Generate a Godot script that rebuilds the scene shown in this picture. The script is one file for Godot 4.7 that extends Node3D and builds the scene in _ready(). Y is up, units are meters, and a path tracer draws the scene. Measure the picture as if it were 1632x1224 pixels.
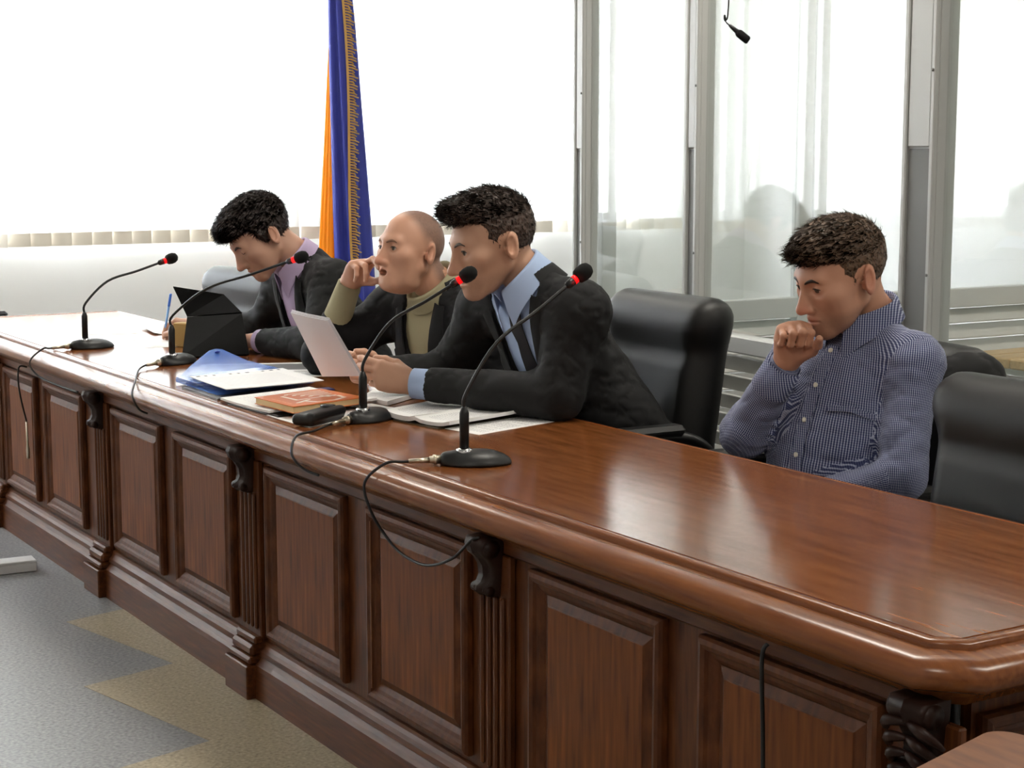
extends Node3D
# A courtroom: four men behind a long panelled desk, a window wall with vertical blinds and a glass dock.

const TOP := 0.73
var MT := {}
var used := {}
var rng := RandomNumberGenerator.new()
var wob := FastNoiseLite.new()

# ---------------------------------------------------------------- scene helpers
func numbered(called: String) -> String:
	if not used.has(called):
		used[called] = 0
		return called
	used[called] += 1
	return "%s_%03d" % [called, used[called]]

func tag(o: Node3D, label: String, category: String, group := "") -> Node3D:
	o.set_meta("label", label)
	o.set_meta("category", category)
	if group != "":
		o.set_meta("group", group)
	return o

func thing(called: String, label: String, category: String, at := Vector3.ZERO, group := "", turn := 0.0) -> Node3D:
	var o := Node3D.new()
	o.name = numbered(called)
	add_child(o)
	o.position = at
	o.rotation.y = turn
	return tag(o, label, category, group)

func put(parent: Node3D, called: String, mesh: Mesh, m: Material, at := Transform3D.IDENTITY) -> MeshInstance3D:
	var o := MeshInstance3D.new()
	o.name = numbered(called) if parent == self else called
	o.mesh = mesh
	o.material_override = m
	o.transform = at
	o.cast_shadow = GeometryInstance3D.SHADOW_CASTING_SETTING_ON
	parent.add_child(o, true)
	return o

func struct(called: String, mesh: Mesh, m: Material, at := Transform3D.IDENTITY, parent: Node3D = self) -> MeshInstance3D:
	var o := put(parent, called, mesh, m, at)
	if parent == self:
		o.set_meta("kind", "structure")
	return o

func T(p: Vector3, b := Basis.IDENTITY) -> Transform3D:
	return Transform3D(b, p)

func ry(deg: float) -> Basis:
	return Basis(Vector3.UP, deg_to_rad(deg))

# ---------------------------------------------------------------- mesh helpers
func quad(st: SurfaceTool, a: Vector3, b: Vector3, c: Vector3, d: Vector3) -> void:
	# a b c d counter-clockwise seen from the front; Godot's front faces run clockwise
	for p in [a, c, b, a, d, c]:
		st.add_vertex(p)

func done(st: SurfaceTool) -> ArrayMesh:
	st.generate_normals()
	return st.commit()

func begin(smooth := false) -> SurfaceTool:
	var st := SurfaceTool.new()
	st.begin(Mesh.PRIMITIVE_TRIANGLES)
	st.set_smooth_group(1 if smooth else -1)
	return st

# box with chamfered edges, centre c, size s
func add_box(st: SurfaceTool, c: Vector3, s: Vector3, bev := 0.0, b := Basis.IDENTITY) -> void:
	var h := s * 0.5
	var e := minf(bev, minf(h.x, minf(h.y, h.z)) * 0.95)
	if e <= 0.0:
		for ax in 3:
			for sg in [-1.0, 1.0]:
				var n := Vector3.ZERO
				n[ax] = sg
				var u := Vector3.ZERO
				u[(ax + 1) % 3] = 1.0
				var v := n.cross(u)
				var o := n * h
				quad(st, c + b * (o - u * h - v * h), c + b * (o + u * h - v * h), c + b * (o + u * h + v * h), c + b * (o - u * h + v * h))
		return
	for ax in 3:
		for sg in [-1.0, 1.0]:
			var n := Vector3.ZERO
			n[ax] = sg
			var u := Vector3.ZERO
			u[(ax + 1) % 3] = 1.0
			var v := n.cross(u)
			var o := n * h
			var uu := u * (h - Vector3.ONE * e)
			var vv := v * (h - Vector3.ONE * e)
			quad(st, c + b * (o - uu - vv), c + b * (o + uu - vv), c + b * (o + uu + vv), c + b * (o - uu + vv))
	for ax in 3:
		var i := (ax + 1) % 3
		var j := (ax + 2) % 3
		for si in [-1.0, 1.0]:
			for sj in [-1.0, 1.0]:
				var p1 := Vector3.ZERO
				p1[i] = si * h[i]
				p1[j] = sj * (h[j] - e)
				var p2 := Vector3.ZERO
				p2[i] = si * (h[i] - e)
				p2[j] = sj * h[j]
				var l := Vector3.ZERO
				l[ax] = h[ax] - e
				if si * sj > 0.0:
					quad(st, c + b * (p1 - l), c + b * (p2 - l), c + b * (p2 + l), c + b * (p1 + l))
				else:
					quad(st, c + b * (p1 - l), c + b * (p1 + l), c + b * (p2 + l), c + b * (p2 - l))
	for sx in [-1.0, 1.0]:
		for sy in [-1.0, 1.0]:
			for sz in [-1.0, 1.0]:
				var q := Vector3(sx, sy, sz)
				var a := q * (h - Vector3(0, e, e))
				var bb := q * (h - Vector3(e, 0, e))
				var cc := q * (h - Vector3(e, e, 0))
				if sx * sy * sz > 0.0:
					for p in [a, cc, bb]:
						st.add_vertex(c + b * p)
				else:
					for p in [a, bb, cc]:
						st.add_vertex(c + b * p)

func box(c: Vector3, s: Vector3, bev := 0.0, b := Basis.IDENTITY) -> ArrayMesh:
	var st := begin()
	add_box(st, c, s, bev, b)
	return done(st)

# grid of points (rows of equal length) as a smooth sheet; closed joins the last column to the first
func add_grid(st: SurfaceTool, rows: Array, closed := false, flip := false) -> void:
	for i in rows.size() - 1:
		var r0: Array = rows[i]
		var r1: Array = rows[i + 1]
		var n := r0.size()
		for j in (n if closed else n - 1):
			var k := (j + 1) % n
			if flip:
				quad(st, r0[j], r1[j], r1[k], r0[k])
			else:
				quad(st, r0[j], r0[k], r1[k], r1[j])

func sheet(rows: Array, thick: float, smooth := true) -> ArrayMesh:
	# a sheet with real thickness: front, back (offset along mean normals) and rim
	var nr := rows.size()
	var nc: int = rows[0].size()
	var back := []
	for i in nr:
		var r := []
		for j in nc:
			var du: Vector3 = rows[i][mini(j + 1, nc - 1)] - rows[i][maxi(j - 1, 0)]
			var dv: Vector3 = rows[mini(i + 1, nr - 1)][j] - rows[maxi(i - 1, 0)][j]
			var n := du.cross(dv).normalized()
			r.append(rows[i][j] - n * thick)
		back.append(r)
	var st := begin(smooth)
	add_grid(st, rows)
	add_grid(st, back, false, true)
	st.set_smooth_group(-1)
	for j in nc - 1:
		quad(st, back[0][j], back[0][j + 1], rows[0][j + 1], rows[0][j])
		quad(st, rows[nr - 1][j], rows[nr - 1][j + 1], back[nr - 1][j + 1], back[nr - 1][j])
	for i in nr - 1:
		quad(st, back[i + 1][0], back[i][0], rows[i][0], rows[i + 1][0])
		quad(st, back[i][nc - 1], back[i + 1][nc - 1], rows[i + 1][nc - 1], rows[i][nc - 1])
	return done(st)

# tube through points; radii one number or one per point
func add_tube(st: SurfaceTool, pts: Array, radii, sides := 10, caps := true) -> void:
	var rings := []
	var n0 := Vector3.ZERO
	for i in pts.size():
		var d: Vector3 = (pts[mini(i + 1, pts.size() - 1)] - pts[maxi(i - 1, 0)]).normalized()
		if n0 == Vector3.ZERO:
			n0 = d.cross(Vector3.UP if absf(d.y) < 0.9 else Vector3.RIGHT).normalized()
		n0 = (n0 - d * n0.dot(d)).normalized()
		var m := d.cross(n0)
		var r: float = radii[i] if radii is Array else radii
		var ring := []
		for k in sides:
			var a := TAU * k / sides
			ring.append(pts[i] + (n0 * cos(a) + m * sin(a)) * r)
		rings.append(ring)
	add_grid(st, rings, true)
	if caps:
		for e in 2:
			var ring: Array = rings[0] if e == 0 else rings[-1]
			var c: Vector3 = pts[0] if e == 0 else pts[-1]
			for k in sides:
				if e == 0:
					for p in [c, ring[k], ring[(k + 1) % sides]]:
						st.add_vertex(p)
				else:
					for p in [c, ring[(k + 1) % sides], ring[k]]:
						st.add_vertex(p)

func tube(pts: Array, radii, sides := 10) -> ArrayMesh:
	var st := begin(true)
	add_tube(st, pts, radii, sides)
	return done(st)

func smooth_path(pts: Array, per := 8) -> Array:
	var out := []
	for i in pts.size() - 1:
		var a: Vector3 = pts[maxi(i - 1, 0)]
		var b: Vector3 = pts[i]
		var c: Vector3 = pts[i + 1]
		var d: Vector3 = pts[mini(i + 2, pts.size() - 1)]
		for k in per:
			out.append(b.cubic_interpolate(c, a, d, float(k) / per))
	out.append(pts[-1])
	return out

# lathe: profile of (radius, height) around an axis
func lathe(prof: Array, sides := 20, b := Basis.IDENTITY, at := Vector3.ZERO) -> ArrayMesh:
	var st := begin(true)
	var rows := []
	for p in prof:
		var r := []
		for k in sides:
			var a := TAU * k / sides
			r.append(at + b * Vector3(p.x * cos(a), p.y, -p.x * sin(a)))
		rows.append(r)
	add_grid(st, rows, true)
	return done(st)

# sweep of a closed or open profile (offset out, height) along a flat path in x,z with mitres
func sweep(prof: Array, path: Array, smooth := false, cap := true) -> ArrayMesh:
	var st := begin(smooth)
	var rows := []
	for i in path.size():
		var p: Vector2 = path[i]
		var d0: Vector2 = (p - path[i - 1]).normalized() if i > 0 else (path[1] - p).normalized()
		var d1: Vector2 = (path[i + 1] - p).normalized() if i < path.size() - 1 else d0
		var n0 := Vector2(-d0.y, d0.x)
		var n1 := Vector2(-d1.y, d1.x)
		var n := (n0 + n1).normalized()
		n /= maxf(n.dot(n0), 0.2)
		var r := []
		for q in prof:
			r.append(Vector3(p.x + n.x * q.x, q.y, p.y + n.y * q.x))
		rows.append(r)
	add_grid(st, rows)
	if cap:
		for e in 2:
			var r: Array = rows[0] if e == 0 else rows[-1]
			for k in range(1, r.size() - 1):
				if e == 0:
					for p in [r[0], r[k], r[k + 1]]:
						st.add_vertex(p)
				else:
					for p in [r[0], r[k + 1], r[k]]:
						st.add_vertex(p)
	return done(st)

# moulding round a rectangle in the x,y plane facing +z; prof = list of (inset, depth)
func rect_ring(x0: float, x1: float, y0: float, y1: float, prof: Array) -> ArrayMesh:
	var st := begin()
	var rows := []
	for q in prof:
		rows.append([Vector3(x0 + q.x, y0 + q.x, q.y), Vector3(x1 - q.x, y0 + q.x, q.y), Vector3(x1 - q.x, y1 - q.x, q.y), Vector3(x0 + q.x, y1 - q.x, q.y)])
	add_grid(st, rows, true)
	return done(st)

# flat plate from a polygon (x,z), standing on height y
func plate(poly: Array, y: float, h: float) -> ArrayMesh:
	var pts := PackedVector2Array(poly)
	if Geometry2D.is_polygon_clockwise(pts):
		pts.reverse()
	var st := begin()
	var tri := Geometry2D.triangulate_polygon(pts)
	for i in range(0, tri.size(), 3):
		var a := pts[tri[i]]
		var b := pts[tri[i + 1]]
		var c := pts[tri[i + 2]]
		if (b - a).cross(c - a) < 0.0:
			var t := b
			b = c
			c = t
		for p in [a, b, c]:
			st.set_uv(p)
			st.add_vertex(Vector3(p.x, y + h, p.y))
		for p in [a, c, b]:
			st.set_uv(p)
			st.add_vertex(Vector3(p.x, y, p.y))
	for i in pts.size():
		var p := pts[i]
		var q := pts[(i + 1) % pts.size()]
		st.set_uv(p)
		quad(st, Vector3(q.x, y, q.y), Vector3(p.x, y, p.y), Vector3(p.x, y + h, p.y), Vector3(q.x, y + h, q.y))
	return done(st)

# four-cornered sheet with uv 0..1 (corner order: near left, near right, far right, far left), gently curled
func paper(c: Array, thick: float, lift := 0.0, n := 6) -> ArrayMesh:
	var st := begin(true)
	var rows := []
	for i in n + 1:
		var r := []
		for j in n + 1:
			var u := float(j) / n
			var v := float(i) / n
			var p: Vector3 = c[0].lerp(c[1], u).lerp(c[3].lerp(c[2], u), v)
			p.y += lift * (pow(absf(u - 0.5) * 2.0, 3.0) * 0.6 + pow(v, 3.0) * 0.4)
			r.append(p)
		rows.append(r)
	for side in 2:
		for i in n:
			for j in n:
				var ids := [[i, j], [i, j + 1], [i + 1, j + 1], [i + 1, j]]
				var order := [0, 2, 1, 0, 3, 2] if side == 0 else [0, 1, 2, 0, 2, 3]
				for k in order:
					st.set_uv(Vector2(float(ids[k][1]) / n, 1.0 - float(ids[k][0]) / n))
					st.add_vertex(rows[ids[k][0]][ids[k][1]] + (Vector3.UP * thick if side == 0 else Vector3.ZERO))
	st.set_smooth_group(-1)
	var up := Vector3.UP * thick
	for e in 4:
		for k in n:
			var a: Vector3
			var b: Vector3
			match e:
				0:
					a = rows[0][k]; b = rows[0][k + 1]
				1:
					a = rows[k][n]; b = rows[k + 1][n]
				2:
					a = rows[n][n - k]; b = rows[n][n - k - 1]
				_:
					a = rows[n - k][0]; b = rows[n - k - 1][0]
			st.set_uv(Vector2(0.02, 0.02))
			quad(st, a, b, b + up, a + up)
	return done(st)

# ---------------------------------------------------------------- materials
func mat(c: Color, rough := 0.6, metal := 0.0) -> StandardMaterial3D:
	var m := StandardMaterial3D.new()
	m.albedo_color = c
	m.roughness = rough
	m.metallic = metal
	return m

func noise_tex(freq: float, ramp: Array, seed_ := 1, size := 512, octaves := 4, kind := FastNoiseLite.TYPE_SIMPLEX_SMOOTH) -> NoiseTexture2D:
	var n := FastNoiseLite.new()
	n.noise_type = kind
	n.seed = seed_
	n.frequency = freq
	n.fractal_octaves = octaves
	var t := NoiseTexture2D.new()
	t.width = size
	t.height = size
	t.seamless = true
	t.noise = n
	var g := Gradient.new()
	var offs := PackedFloat32Array()
	for i in ramp.size():
		offs.append(float(i) / (ramp.size() - 1))
	g.offsets = offs
	g.colors = PackedColorArray(ramp)
	t.color_ramp = g
	return t

func bump(m: StandardMaterial3D, freq: float, strength: float, seed_ := 5, size := 256) -> void:
	var n := FastNoiseLite.new()
	n.seed = seed_
	n.frequency = freq
	n.fractal_octaves = 3
	var t := NoiseTexture2D.new()
	t.width = size
	t.height = size
	t.seamless = true
	t.as_normal_map = true
	t.bump_strength = 6.0
	t.noise = n
	m.normal_enabled = true
	m.normal_texture = t
	m.normal_scale = strength

func tri(m: StandardMaterial3D, s: Vector3, world := true) -> StandardMaterial3D:
	m.uv1_triplanar = true
	m.uv1_world_triplanar = world
	m.uv1_scale = s
	return m

func grain(ramp: Array, s: Vector3, rough: float, coat: float, seed_: int) -> StandardMaterial3D:
	var m := mat(Color.WHITE, rough)
	m.albedo_texture = noise_tex(0.012, ramp, seed_, 512, 5)
	tri(m, s)
	if coat > 0.0:
		m.clearcoat_enabled = true
		m.clearcoat = coat
		m.clearcoat_roughness = 0.08
	return m

func image_tex(im: Image) -> ImageTexture:
	im.generate_mipmaps()
	return ImageTexture.create_from_image(im)

# ---------------------------------------------------------------- smooth bodies: distance field + surface nets
var p_type := PackedInt32Array()
var p_op := PackedInt32Array()
var p_a := PackedVector3Array()
var p_b := PackedVector3Array()
var p_r := PackedFloat32Array()
var p_s := PackedFloat32Array()
var p_k := PackedFloat32Array()
var p_t: Array[Transform3D] = []
var disp_kind := 0
var disp_max := 0.0

func f_new() -> void:
	p_type.clear(); p_op.clear(); p_a.clear(); p_b.clear(); p_r.clear(); p_s.clear(); p_k.clear(); p_t.clear()
	disp_kind = 0
	disp_max = 0.0

func f_add(type: int, op: int, a: Vector3, b: Vector3, r: float, s: float, k: float, t: Transform3D) -> void:
	p_type.append(type); p_op.append(op); p_a.append(a); p_b.append(b); p_r.append(r); p_s.append(s); p_k.append(k); p_t.append(t)

func bone(a: Vector3, b: Vector3, ra: float, rb: float, k := 0.02, op := 0) -> void:
	f_add(0, op, a, b - a, ra, rb - ra, k, Transform3D.IDENTITY)

func ball(c: Vector3, r: Vector3, k := 0.02, op := 0, b := Basis.IDENTITY) -> void:
	f_add(1, op, r, Vector3(1.0 / r.x, 1.0 / r.y, 1.0 / r.z), minf(r.x, minf(r.y, r.z)), 0.0, k, Transform3D(b, c).affine_inverse())

func block(c: Vector3, half: Vector3, round_: float, k := 0.02, op := 0, b := Basis.IDENTITY) -> void:
	f_add(2, op, half - Vector3.ONE * round_, Vector3.ZERO, round_, 0.0, k, Transform3D(b, c).affine_inverse())

# a V that opens upwards: |x| < w0 + slope * y, in front of z = 0, in the frame t
func wedge(t: Transform3D, w0: float, slope: float, k := 0.006, op := 1) -> void:
	f_add(3, op, Vector3(w0, slope, 0), Vector3.ZERO, 0.0, 0.0, k, t.affine_inverse())

func one(i: int, p: Vector3) -> float:
	match p_type[i]:
		0:
			var pa := p - p_a[i]
			var ba := p_b[i]
			var h := clampf(pa.dot(ba) / maxf(ba.length_squared(), 1e-9), 0.0, 1.0)
			return (pa - ba * h).length() - p_r[i] - p_s[i] * h
		1:
			var q: Vector3 = p_t[i] * p
			var u := q * p_b[i]
			var k0 := u.length()
			var k1 := (u * p_b[i]).length()
			return k0 * (k0 - 1.0) / k1 if k1 > 1e-6 else -p_r[i]
		2:
			var q2: Vector3 = (p_t[i] * p).abs() - p_a[i]
			return q2.max(Vector3.ZERO).length() + minf(maxf(q2.x, maxf(q2.y, q2.z)), 0.0) - p_r[i]
	var q3: Vector3 = p_t[i] * p
	return maxf(maxf((absf(q3.x) - p_a[i].x - p_a[i].y * q3.y) * 0.9, -q3.z), -q3.y - p_a[i].x / maxf(p_a[i].y, 0.01))

func field(p: Vector3, list: PackedInt32Array) -> float:
	var d := 1.0
	for i in list:
		var e := one(i, p)
		var k := p_k[i]
		if p_op[i] == 0:
			var h := maxf(k - absf(d - e), 0.0) / k
			d = minf(d, e) - h * h * k * 0.25
		else:
			e = -e
			var h2 := maxf(k - absf(d - e), 0.0) / k
			d = maxf(d, e) + h2 * h2 * k * 0.25
	if disp_max > 0.0:
		d += displace(p)
	return d

func f_all() -> PackedInt32Array:
	return PackedInt32Array(range(p_type.size()))

# moves p onto the surface, then out along it by lift
func onto(p: Vector3, list: PackedInt32Array, lift := 0.0, steps := 4) -> Vector3:
	for s in steps:
		var d := field(p, list) - lift
		p -= grad(p, list) * d * 0.9
	return p

func grad(p: Vector3, list: PackedInt32Array, e := 0.002) -> Vector3:
	var a := Vector3(1, -1, -1)
	var b := Vector3(-1, -1, 1)
	var c := Vector3(-1, 1, -1)
	var d := Vector3(1, 1, 1)
	return (a * field(p + a * e, list) + b * field(p + b * e, list) + c * field(p + c * e, list) + d * field(p + d * e, list)).normalized()

# meshes the field inside lo..hi; returns {v, n, t} (t: index triples). Normals come from the field.
func nets(lo: Vector3, hi: Vector3, cell: float) -> Dictionary:
	const B := 4
	var nb := Vector3i(((hi - lo) / (cell * B)).ceil())
	var nx := nb.x * B + 1
	var ny := nb.y * B + 1
	var nz := nb.z * B + 1
	var F := PackedFloat32Array()
	F.resize(nx * ny * nz)
	F.fill(9.0)
	var V := PackedInt32Array()
	V.resize(nx * ny * nz)
	V.fill(-1)
	var half := cell * B * 0.5
	var diag := half * 1.7321
	var acts := []
	var lists := []
	var n := p_type.size()
	for bz in nb.z:
		for by in nb.y:
			for bx in nb.x:
				var c := lo + (Vector3(bx, by, bz) * B + Vector3.ONE * B * 0.5) * cell
				var list := PackedInt32Array()
				var any := false
				for i in n:
					if one(i, c) < diag * 1.35 + p_k[i] + 0.003:
						list.append(i)
						any = any or p_op[i] == 0
				if not any:
					continue
				if absf(field(c, list)) > diag * 1.5 + 0.003 + disp_max:
					continue
				acts.append(Vector3i(bx, by, bz) * B)
				lists.append(list)
	for q in acts.size():
		var o: Vector3i = acts[q]
		var list: PackedInt32Array = lists[q]
		for z in range(o.z, o.z + B + 1):
			for y in range(o.y, o.y + B + 1):
				var row := (z * ny + y) * nx
				for x in range(o.x, o.x + B + 1):
					if F[row + x] == 9.0:
						F[row + x] = field(lo + Vector3(x, y, z) * cell, list)
	var verts := PackedVector3Array()
	var norms := PackedVector3Array()
	var sy := nx
	var sz := nx * ny
	for q in acts.size():
		var o: Vector3i = acts[q]
		var list: PackedInt32Array = lists[q]
		for z in range(o.z, o.z + B):
			for y in range(o.y, o.y + B):
				for x in range(o.x, o.x + B):
					var i := (z * ny + y) * nx + x
					var f := [F[i], F[i + 1], F[i + sy], F[i + sy + 1], F[i + sz], F[i + sz + 1], F[i + sz + sy], F[i + sz + sy + 1]]
					var neg := 0
					for e in f:
						if e < 0.0:
							neg += 1
					if neg == 0 or neg == 8:
						continue
					var sum := Vector3.ZERO
					var cnt := 0
					for e in EDGES:
						var a: float = f[e[0]]
						var b: float = f[e[1]]
						if (a < 0.0) != (b < 0.0):
							var t := a / (a - b)
							sum += CORN[e[0]].lerp(CORN[e[1]], t)
							cnt += 1
					var p := lo + (Vector3(x, y, z) + sum / cnt) * cell
					var g := grad(p, list, cell * 0.35)
					V[i] = verts.size()
					verts.append(p)
					norms.append(g)
	var tris := PackedInt32Array()
	for q in acts.size():
		var o: Vector3i = acts[q]
		for z in range(o.z, o.z + B):
			for y in range(o.y, o.y + B):
				for x in range(o.x, o.x + B):
					var i := (z * ny + y) * nx + x
					if V[i] < 0:
						continue
					var f0 := F[i]
					for ax in 3:
						var st: int = [1, sy, sz][ax]
						var u: int = [sy, sz, 1][ax]
						var w: int = [sz, 1, sy][ax]
						if [y, z, x][ax] == 0 or [z, x, y][ax] == 0:
							continue
						var f1 := F[i + st]
						if f1 == 9.0 or (f0 < 0.0) == (f1 < 0.0):
							continue
						var v0 := V[i]
						var v1 := V[i - u]
						var v2 := V[i - u - w]
						var v3 := V[i - w]
						if v1 < 0 or v2 < 0 or v3 < 0:
							continue
						if f0 < 0.0:
							tris.append_array(PackedInt32Array([v0, v2, v1, v0, v3, v2]))
						else:
							tris.append_array(PackedInt32Array([v0, v1, v2, v0, v2, v3]))
	return {"v": verts, "n": norms, "t": tris}

const CORN := [Vector3(0, 0, 0), Vector3(1, 0, 0), Vector3(0, 1, 0), Vector3(1, 1, 0), Vector3(0, 0, 1), Vector3(1, 0, 1), Vector3(0, 1, 1), Vector3(1, 1, 1)]
const EDGES := [[0, 1], [2, 3], [4, 5], [6, 7], [0, 2], [1, 3], [4, 6], [5, 7], [0, 4], [1, 5], [2, 6], [3, 7]]

# joins several net results into one mesh; each item: {net, at (Transform3D), color (Callable or Color)}
func net_mesh(items: Array) -> ArrayMesh:
	var v := PackedVector3Array()
	var n := PackedVector3Array()
	var c := PackedColorArray()
	var t := PackedInt32Array()
	var colored := false
	for it in items:
		var off := v.size()
		var at: Transform3D = it.get("at", Transform3D.IDENTITY)
		var nb := at.basis.orthonormalized()
		var nv: PackedVector3Array = it.net.v
		var nn: PackedVector3Array = it.net.n
		for i in nv.size():
			v.append(at * nv[i])
			n.append(nb * nn[i])
			if it.has("color"):
				c.append(skin_tone(nv[i], nn[i], it.color) if it.color is Dictionary else it.color)
		colored = colored or it.has("color")
		for i in it.net.t:
			t.append(i + off)
	var arr := []
	arr.resize(Mesh.ARRAY_MAX)
	arr[Mesh.ARRAY_VERTEX] = v
	arr[Mesh.ARRAY_NORMAL] = n
	if colored:
		arr[Mesh.ARRAY_COLOR] = c
	arr[Mesh.ARRAY_INDEX] = t
	var m := ArrayMesh.new()
	m.add_surface_from_arrays(Mesh.PRIMITIVE_TRIANGLES, arr)
	return m

# the same with uv wrapped round the nearest of a few limb axes (a, b, reference, scale)
func net_mesh_uv(net: Dictionary, axes: Array, per_m: float) -> ArrayMesh:
	var st := SurfaceTool.new()
	st.begin(Mesh.PRIMITIVE_TRIANGLES)
	var v: PackedVector3Array = net.v
	var n: PackedVector3Array = net.n
	for i in range(0, net.t.size(), 3):
		var mid := (v[net.t[i]] + v[net.t[i + 1]] + v[net.t[i + 2]]) / 3.0
		var best := 0
		var bd := 1e9
		for k in axes.size():
			var ax: Array = axes[k]
			var ba: Vector3 = ax[1] - ax[0]
			var h := clampf((mid - ax[0]).dot(ba) / ba.length_squared(), 0.0, 1.0)
			var d: float = (mid - ax[0] - ba * h).length() - ax[3]
			if ax.size() > 4:
				var off: Vector3 = mid - ax[0]
				d = (Vector2(off.dot(ax[4].x) / 0.168, off.dot(ax[4].z) / 0.12).length() - 1.0) * 0.13
			if d < bd:
				bd = d
				best = k
		var A: Array = axes[best]
		var dir: Vector3 = (A[1] - A[0]).normalized()
		var ref: Vector3 = (A[2] - dir * A[2].dot(dir)).normalized()
		var crs := dir.cross(ref)
		var first := 0.0
		for k in 3:
			var p := v[net.t[i + k]] - (A[0] as Vector3)
			var ang := atan2(p.dot(crs), p.dot(ref))
			if A.size() > 4:
				ang = atan2(p.dot(crs) / 0.168, p.dot(ref) / 0.12)
			if k == 0:
				first = ang
			elif ang - first > PI:
				ang -= TAU
			elif first - ang > PI:
				ang += TAU
			if A.size() > 4:
				st.set_uv(Vector2(ang * 0.148 * per_m, p.dot(dir) * per_m))
			else:
				st.set_uv(Vector2(ang * (A[3] + 0.01) * per_m, p.dot(dir) * per_m))
			st.set_normal(n[net.t[i + k]])
			st.add_vertex(v[net.t[i + k]])
	st.index()
	return st.commit()

# ---------------------------------------------------------------- materials of the place
func make_materials() -> void:
	MT.wall = mat(Color(0.92, 0.915, 0.9), 0.85)
	MT.ceiling = mat(Color(0.9, 0.9, 0.89), 0.9)
	MT.frame_white = mat(Color(0.88, 0.88, 0.88), 0.45)
	# linoleum, speckled
	MT.lino_grey = mat(Color.WHITE, 0.38)
	MT.lino_grey.albedo_texture = noise_tex(0.09, [Color(0.35, 0.355, 0.365), Color(0.5, 0.505, 0.515), Color(0.56, 0.565, 0.57), Color(0.68, 0.68, 0.675)], 3, 512, 5)
	tri(MT.lino_grey, Vector3.ONE * 1.6)
	MT.lino_beige = mat(Color.WHITE, 0.4)
	MT.lino_beige.albedo_texture = noise_tex(0.09, [Color(0.43, 0.39, 0.31), Color(0.62, 0.57, 0.47), Color(0.67, 0.62, 0.52), Color(0.8, 0.76, 0.66)], 4, 512, 5)
	tri(MT.lino_beige, Vector3.ONE * 1.6)
	# desk wood
	var red := [Color(0.37, 0.2, 0.095), Color(0.46, 0.263, 0.127), Color(0.51, 0.3, 0.145), Color(0.58, 0.355, 0.18)]
	MT.wood_top = grain(red, Vector3(0.5, 5.0, 5.0), 0.17, 0.0, 11)
	MT.wood_top.metallic_specular = 0.6
	MT.wood_edge = grain(red, Vector3(0.6, 9.0, 9.0), 0.27, 0.0, 12)
	MT.wood_bead = grain(red, Vector3(0.6, 9.0, 9.0), 0.27, 0.0, 13)
	var brown := [Color(0.225, 0.112, 0.05), Color(0.305, 0.16, 0.071), Color(0.35, 0.19, 0.084), Color(0.43, 0.24, 0.11)]
	MT.wood_rail = grain(brown, Vector3(0.8, 9.0, 9.0), 0.4, 0.0, 14)
	MT.wood_stile = grain(brown, Vector3(9.0, 0.8, 9.0), 0.42, 0.0, 15)
	MT.wood_rail.metallic_specular = 0.35
	MT.wood_stile.metallic_specular = 0.35
	MT.wood_mould = grain(brown, Vector3(6.0, 2.0, 6.0), 0.5, 0.0, 16)
	MT.wood_mould.metallic_specular = 0.35
	MT.wood_field = grain([Color(0.29, 0.148, 0.064), Color(0.385, 0.208, 0.09), Color(0.435, 0.24, 0.105), Color(0.52, 0.3, 0.135)], Vector3(7.0, 0.55, 7.0), 0.5, 0.0, 17)
	MT.wood_field.metallic_specular = 0.3
	MT.wood_dark = mat(Color(0.15, 0.072, 0.046), 0.45)
	MT.wood_dark.metallic_specular = 0.35
	MT.wood_tan = grain([Color(0.4, 0.24, 0.14), Color(0.47, 0.29, 0.17), Color(0.52, 0.33, 0.2)], Vector3(1.2, 6.0, 6.0), 0.5, 0.0, 18)
	MT.pale_wood = grain([Color(0.62, 0.5, 0.3), Color(0.7, 0.57, 0.36), Color(0.75, 0.62, 0.4)], Vector3(6.0, 6.0, 1.0), 0.5, 0.0, 19)
	# dock
	MT.alu = mat(Color(0.72, 0.725, 0.715), 0.42)
	MT.alu_dark = mat(Color(0.43, 0.43, 0.42), 0.5)
	MT.slat = mat(Color(0.72, 0.72, 0.7), 0.45)
	var g := mat(Color(0.86, 0.94, 0.89, 0.1), 0.02)
	g.transparency = BaseMaterial3D.TRANSPARENCY_ALPHA
	MT.glass = g
	var g2 := mat(Color(0.9, 0.96, 0.93, 0.06), 0.02)
	g2.transparency = BaseMaterial3D.TRANSPARENCY_ALPHA
	MT.window_glass = g2
	# blinds
	MT.blind = mat(Color(0.95, 0.945, 0.93), 0.8)
	MT.blind.backlight_enabled = true
	MT.blind.backlight = Color(0.95, 0.95, 0.94)
	MT.hem = mat(Color(0.92, 0.885, 0.82), 0.8)
	MT.hem.backlight_enabled = true
	MT.hem.backlight = Color(0.3, 0.28, 0.25)
	# things
	MT.leather = mat(Color(0.022, 0.022, 0.023), 0.5)
	MT.leather_shiny = mat(Color(0.05, 0.048, 0.05), 0.45)
	MT.plastic_black = mat(Color(0.03, 0.03, 0.033), 0.42)
	MT.rubber = mat(Color(0.025, 0.025, 0.027), 0.6)
	MT.foam = mat(Color(0.012, 0.012, 0.013), 0.95)
	MT.metal = mat(Color(0.78, 0.74, 0.66), 0.28, 1.0)
	MT.chrome = mat(Color(0.75, 0.75, 0.76), 0.2, 1.0)
	var led := mat(Color(0.5, 0.02, 0.03), 0.4)
	led.emission_enabled = true
	led.emission = Color(1.0, 0.06, 0.09)
	led.emission_energy_multiplier = 0.8
	MT.led = led
	MT.case = mat(Color(0.02, 0.02, 0.021), 0.65)
	MT.case.metallic_specular = 0.2
	MT.paper = mat(Color(0.93, 0.93, 0.92), 0.75)
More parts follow.
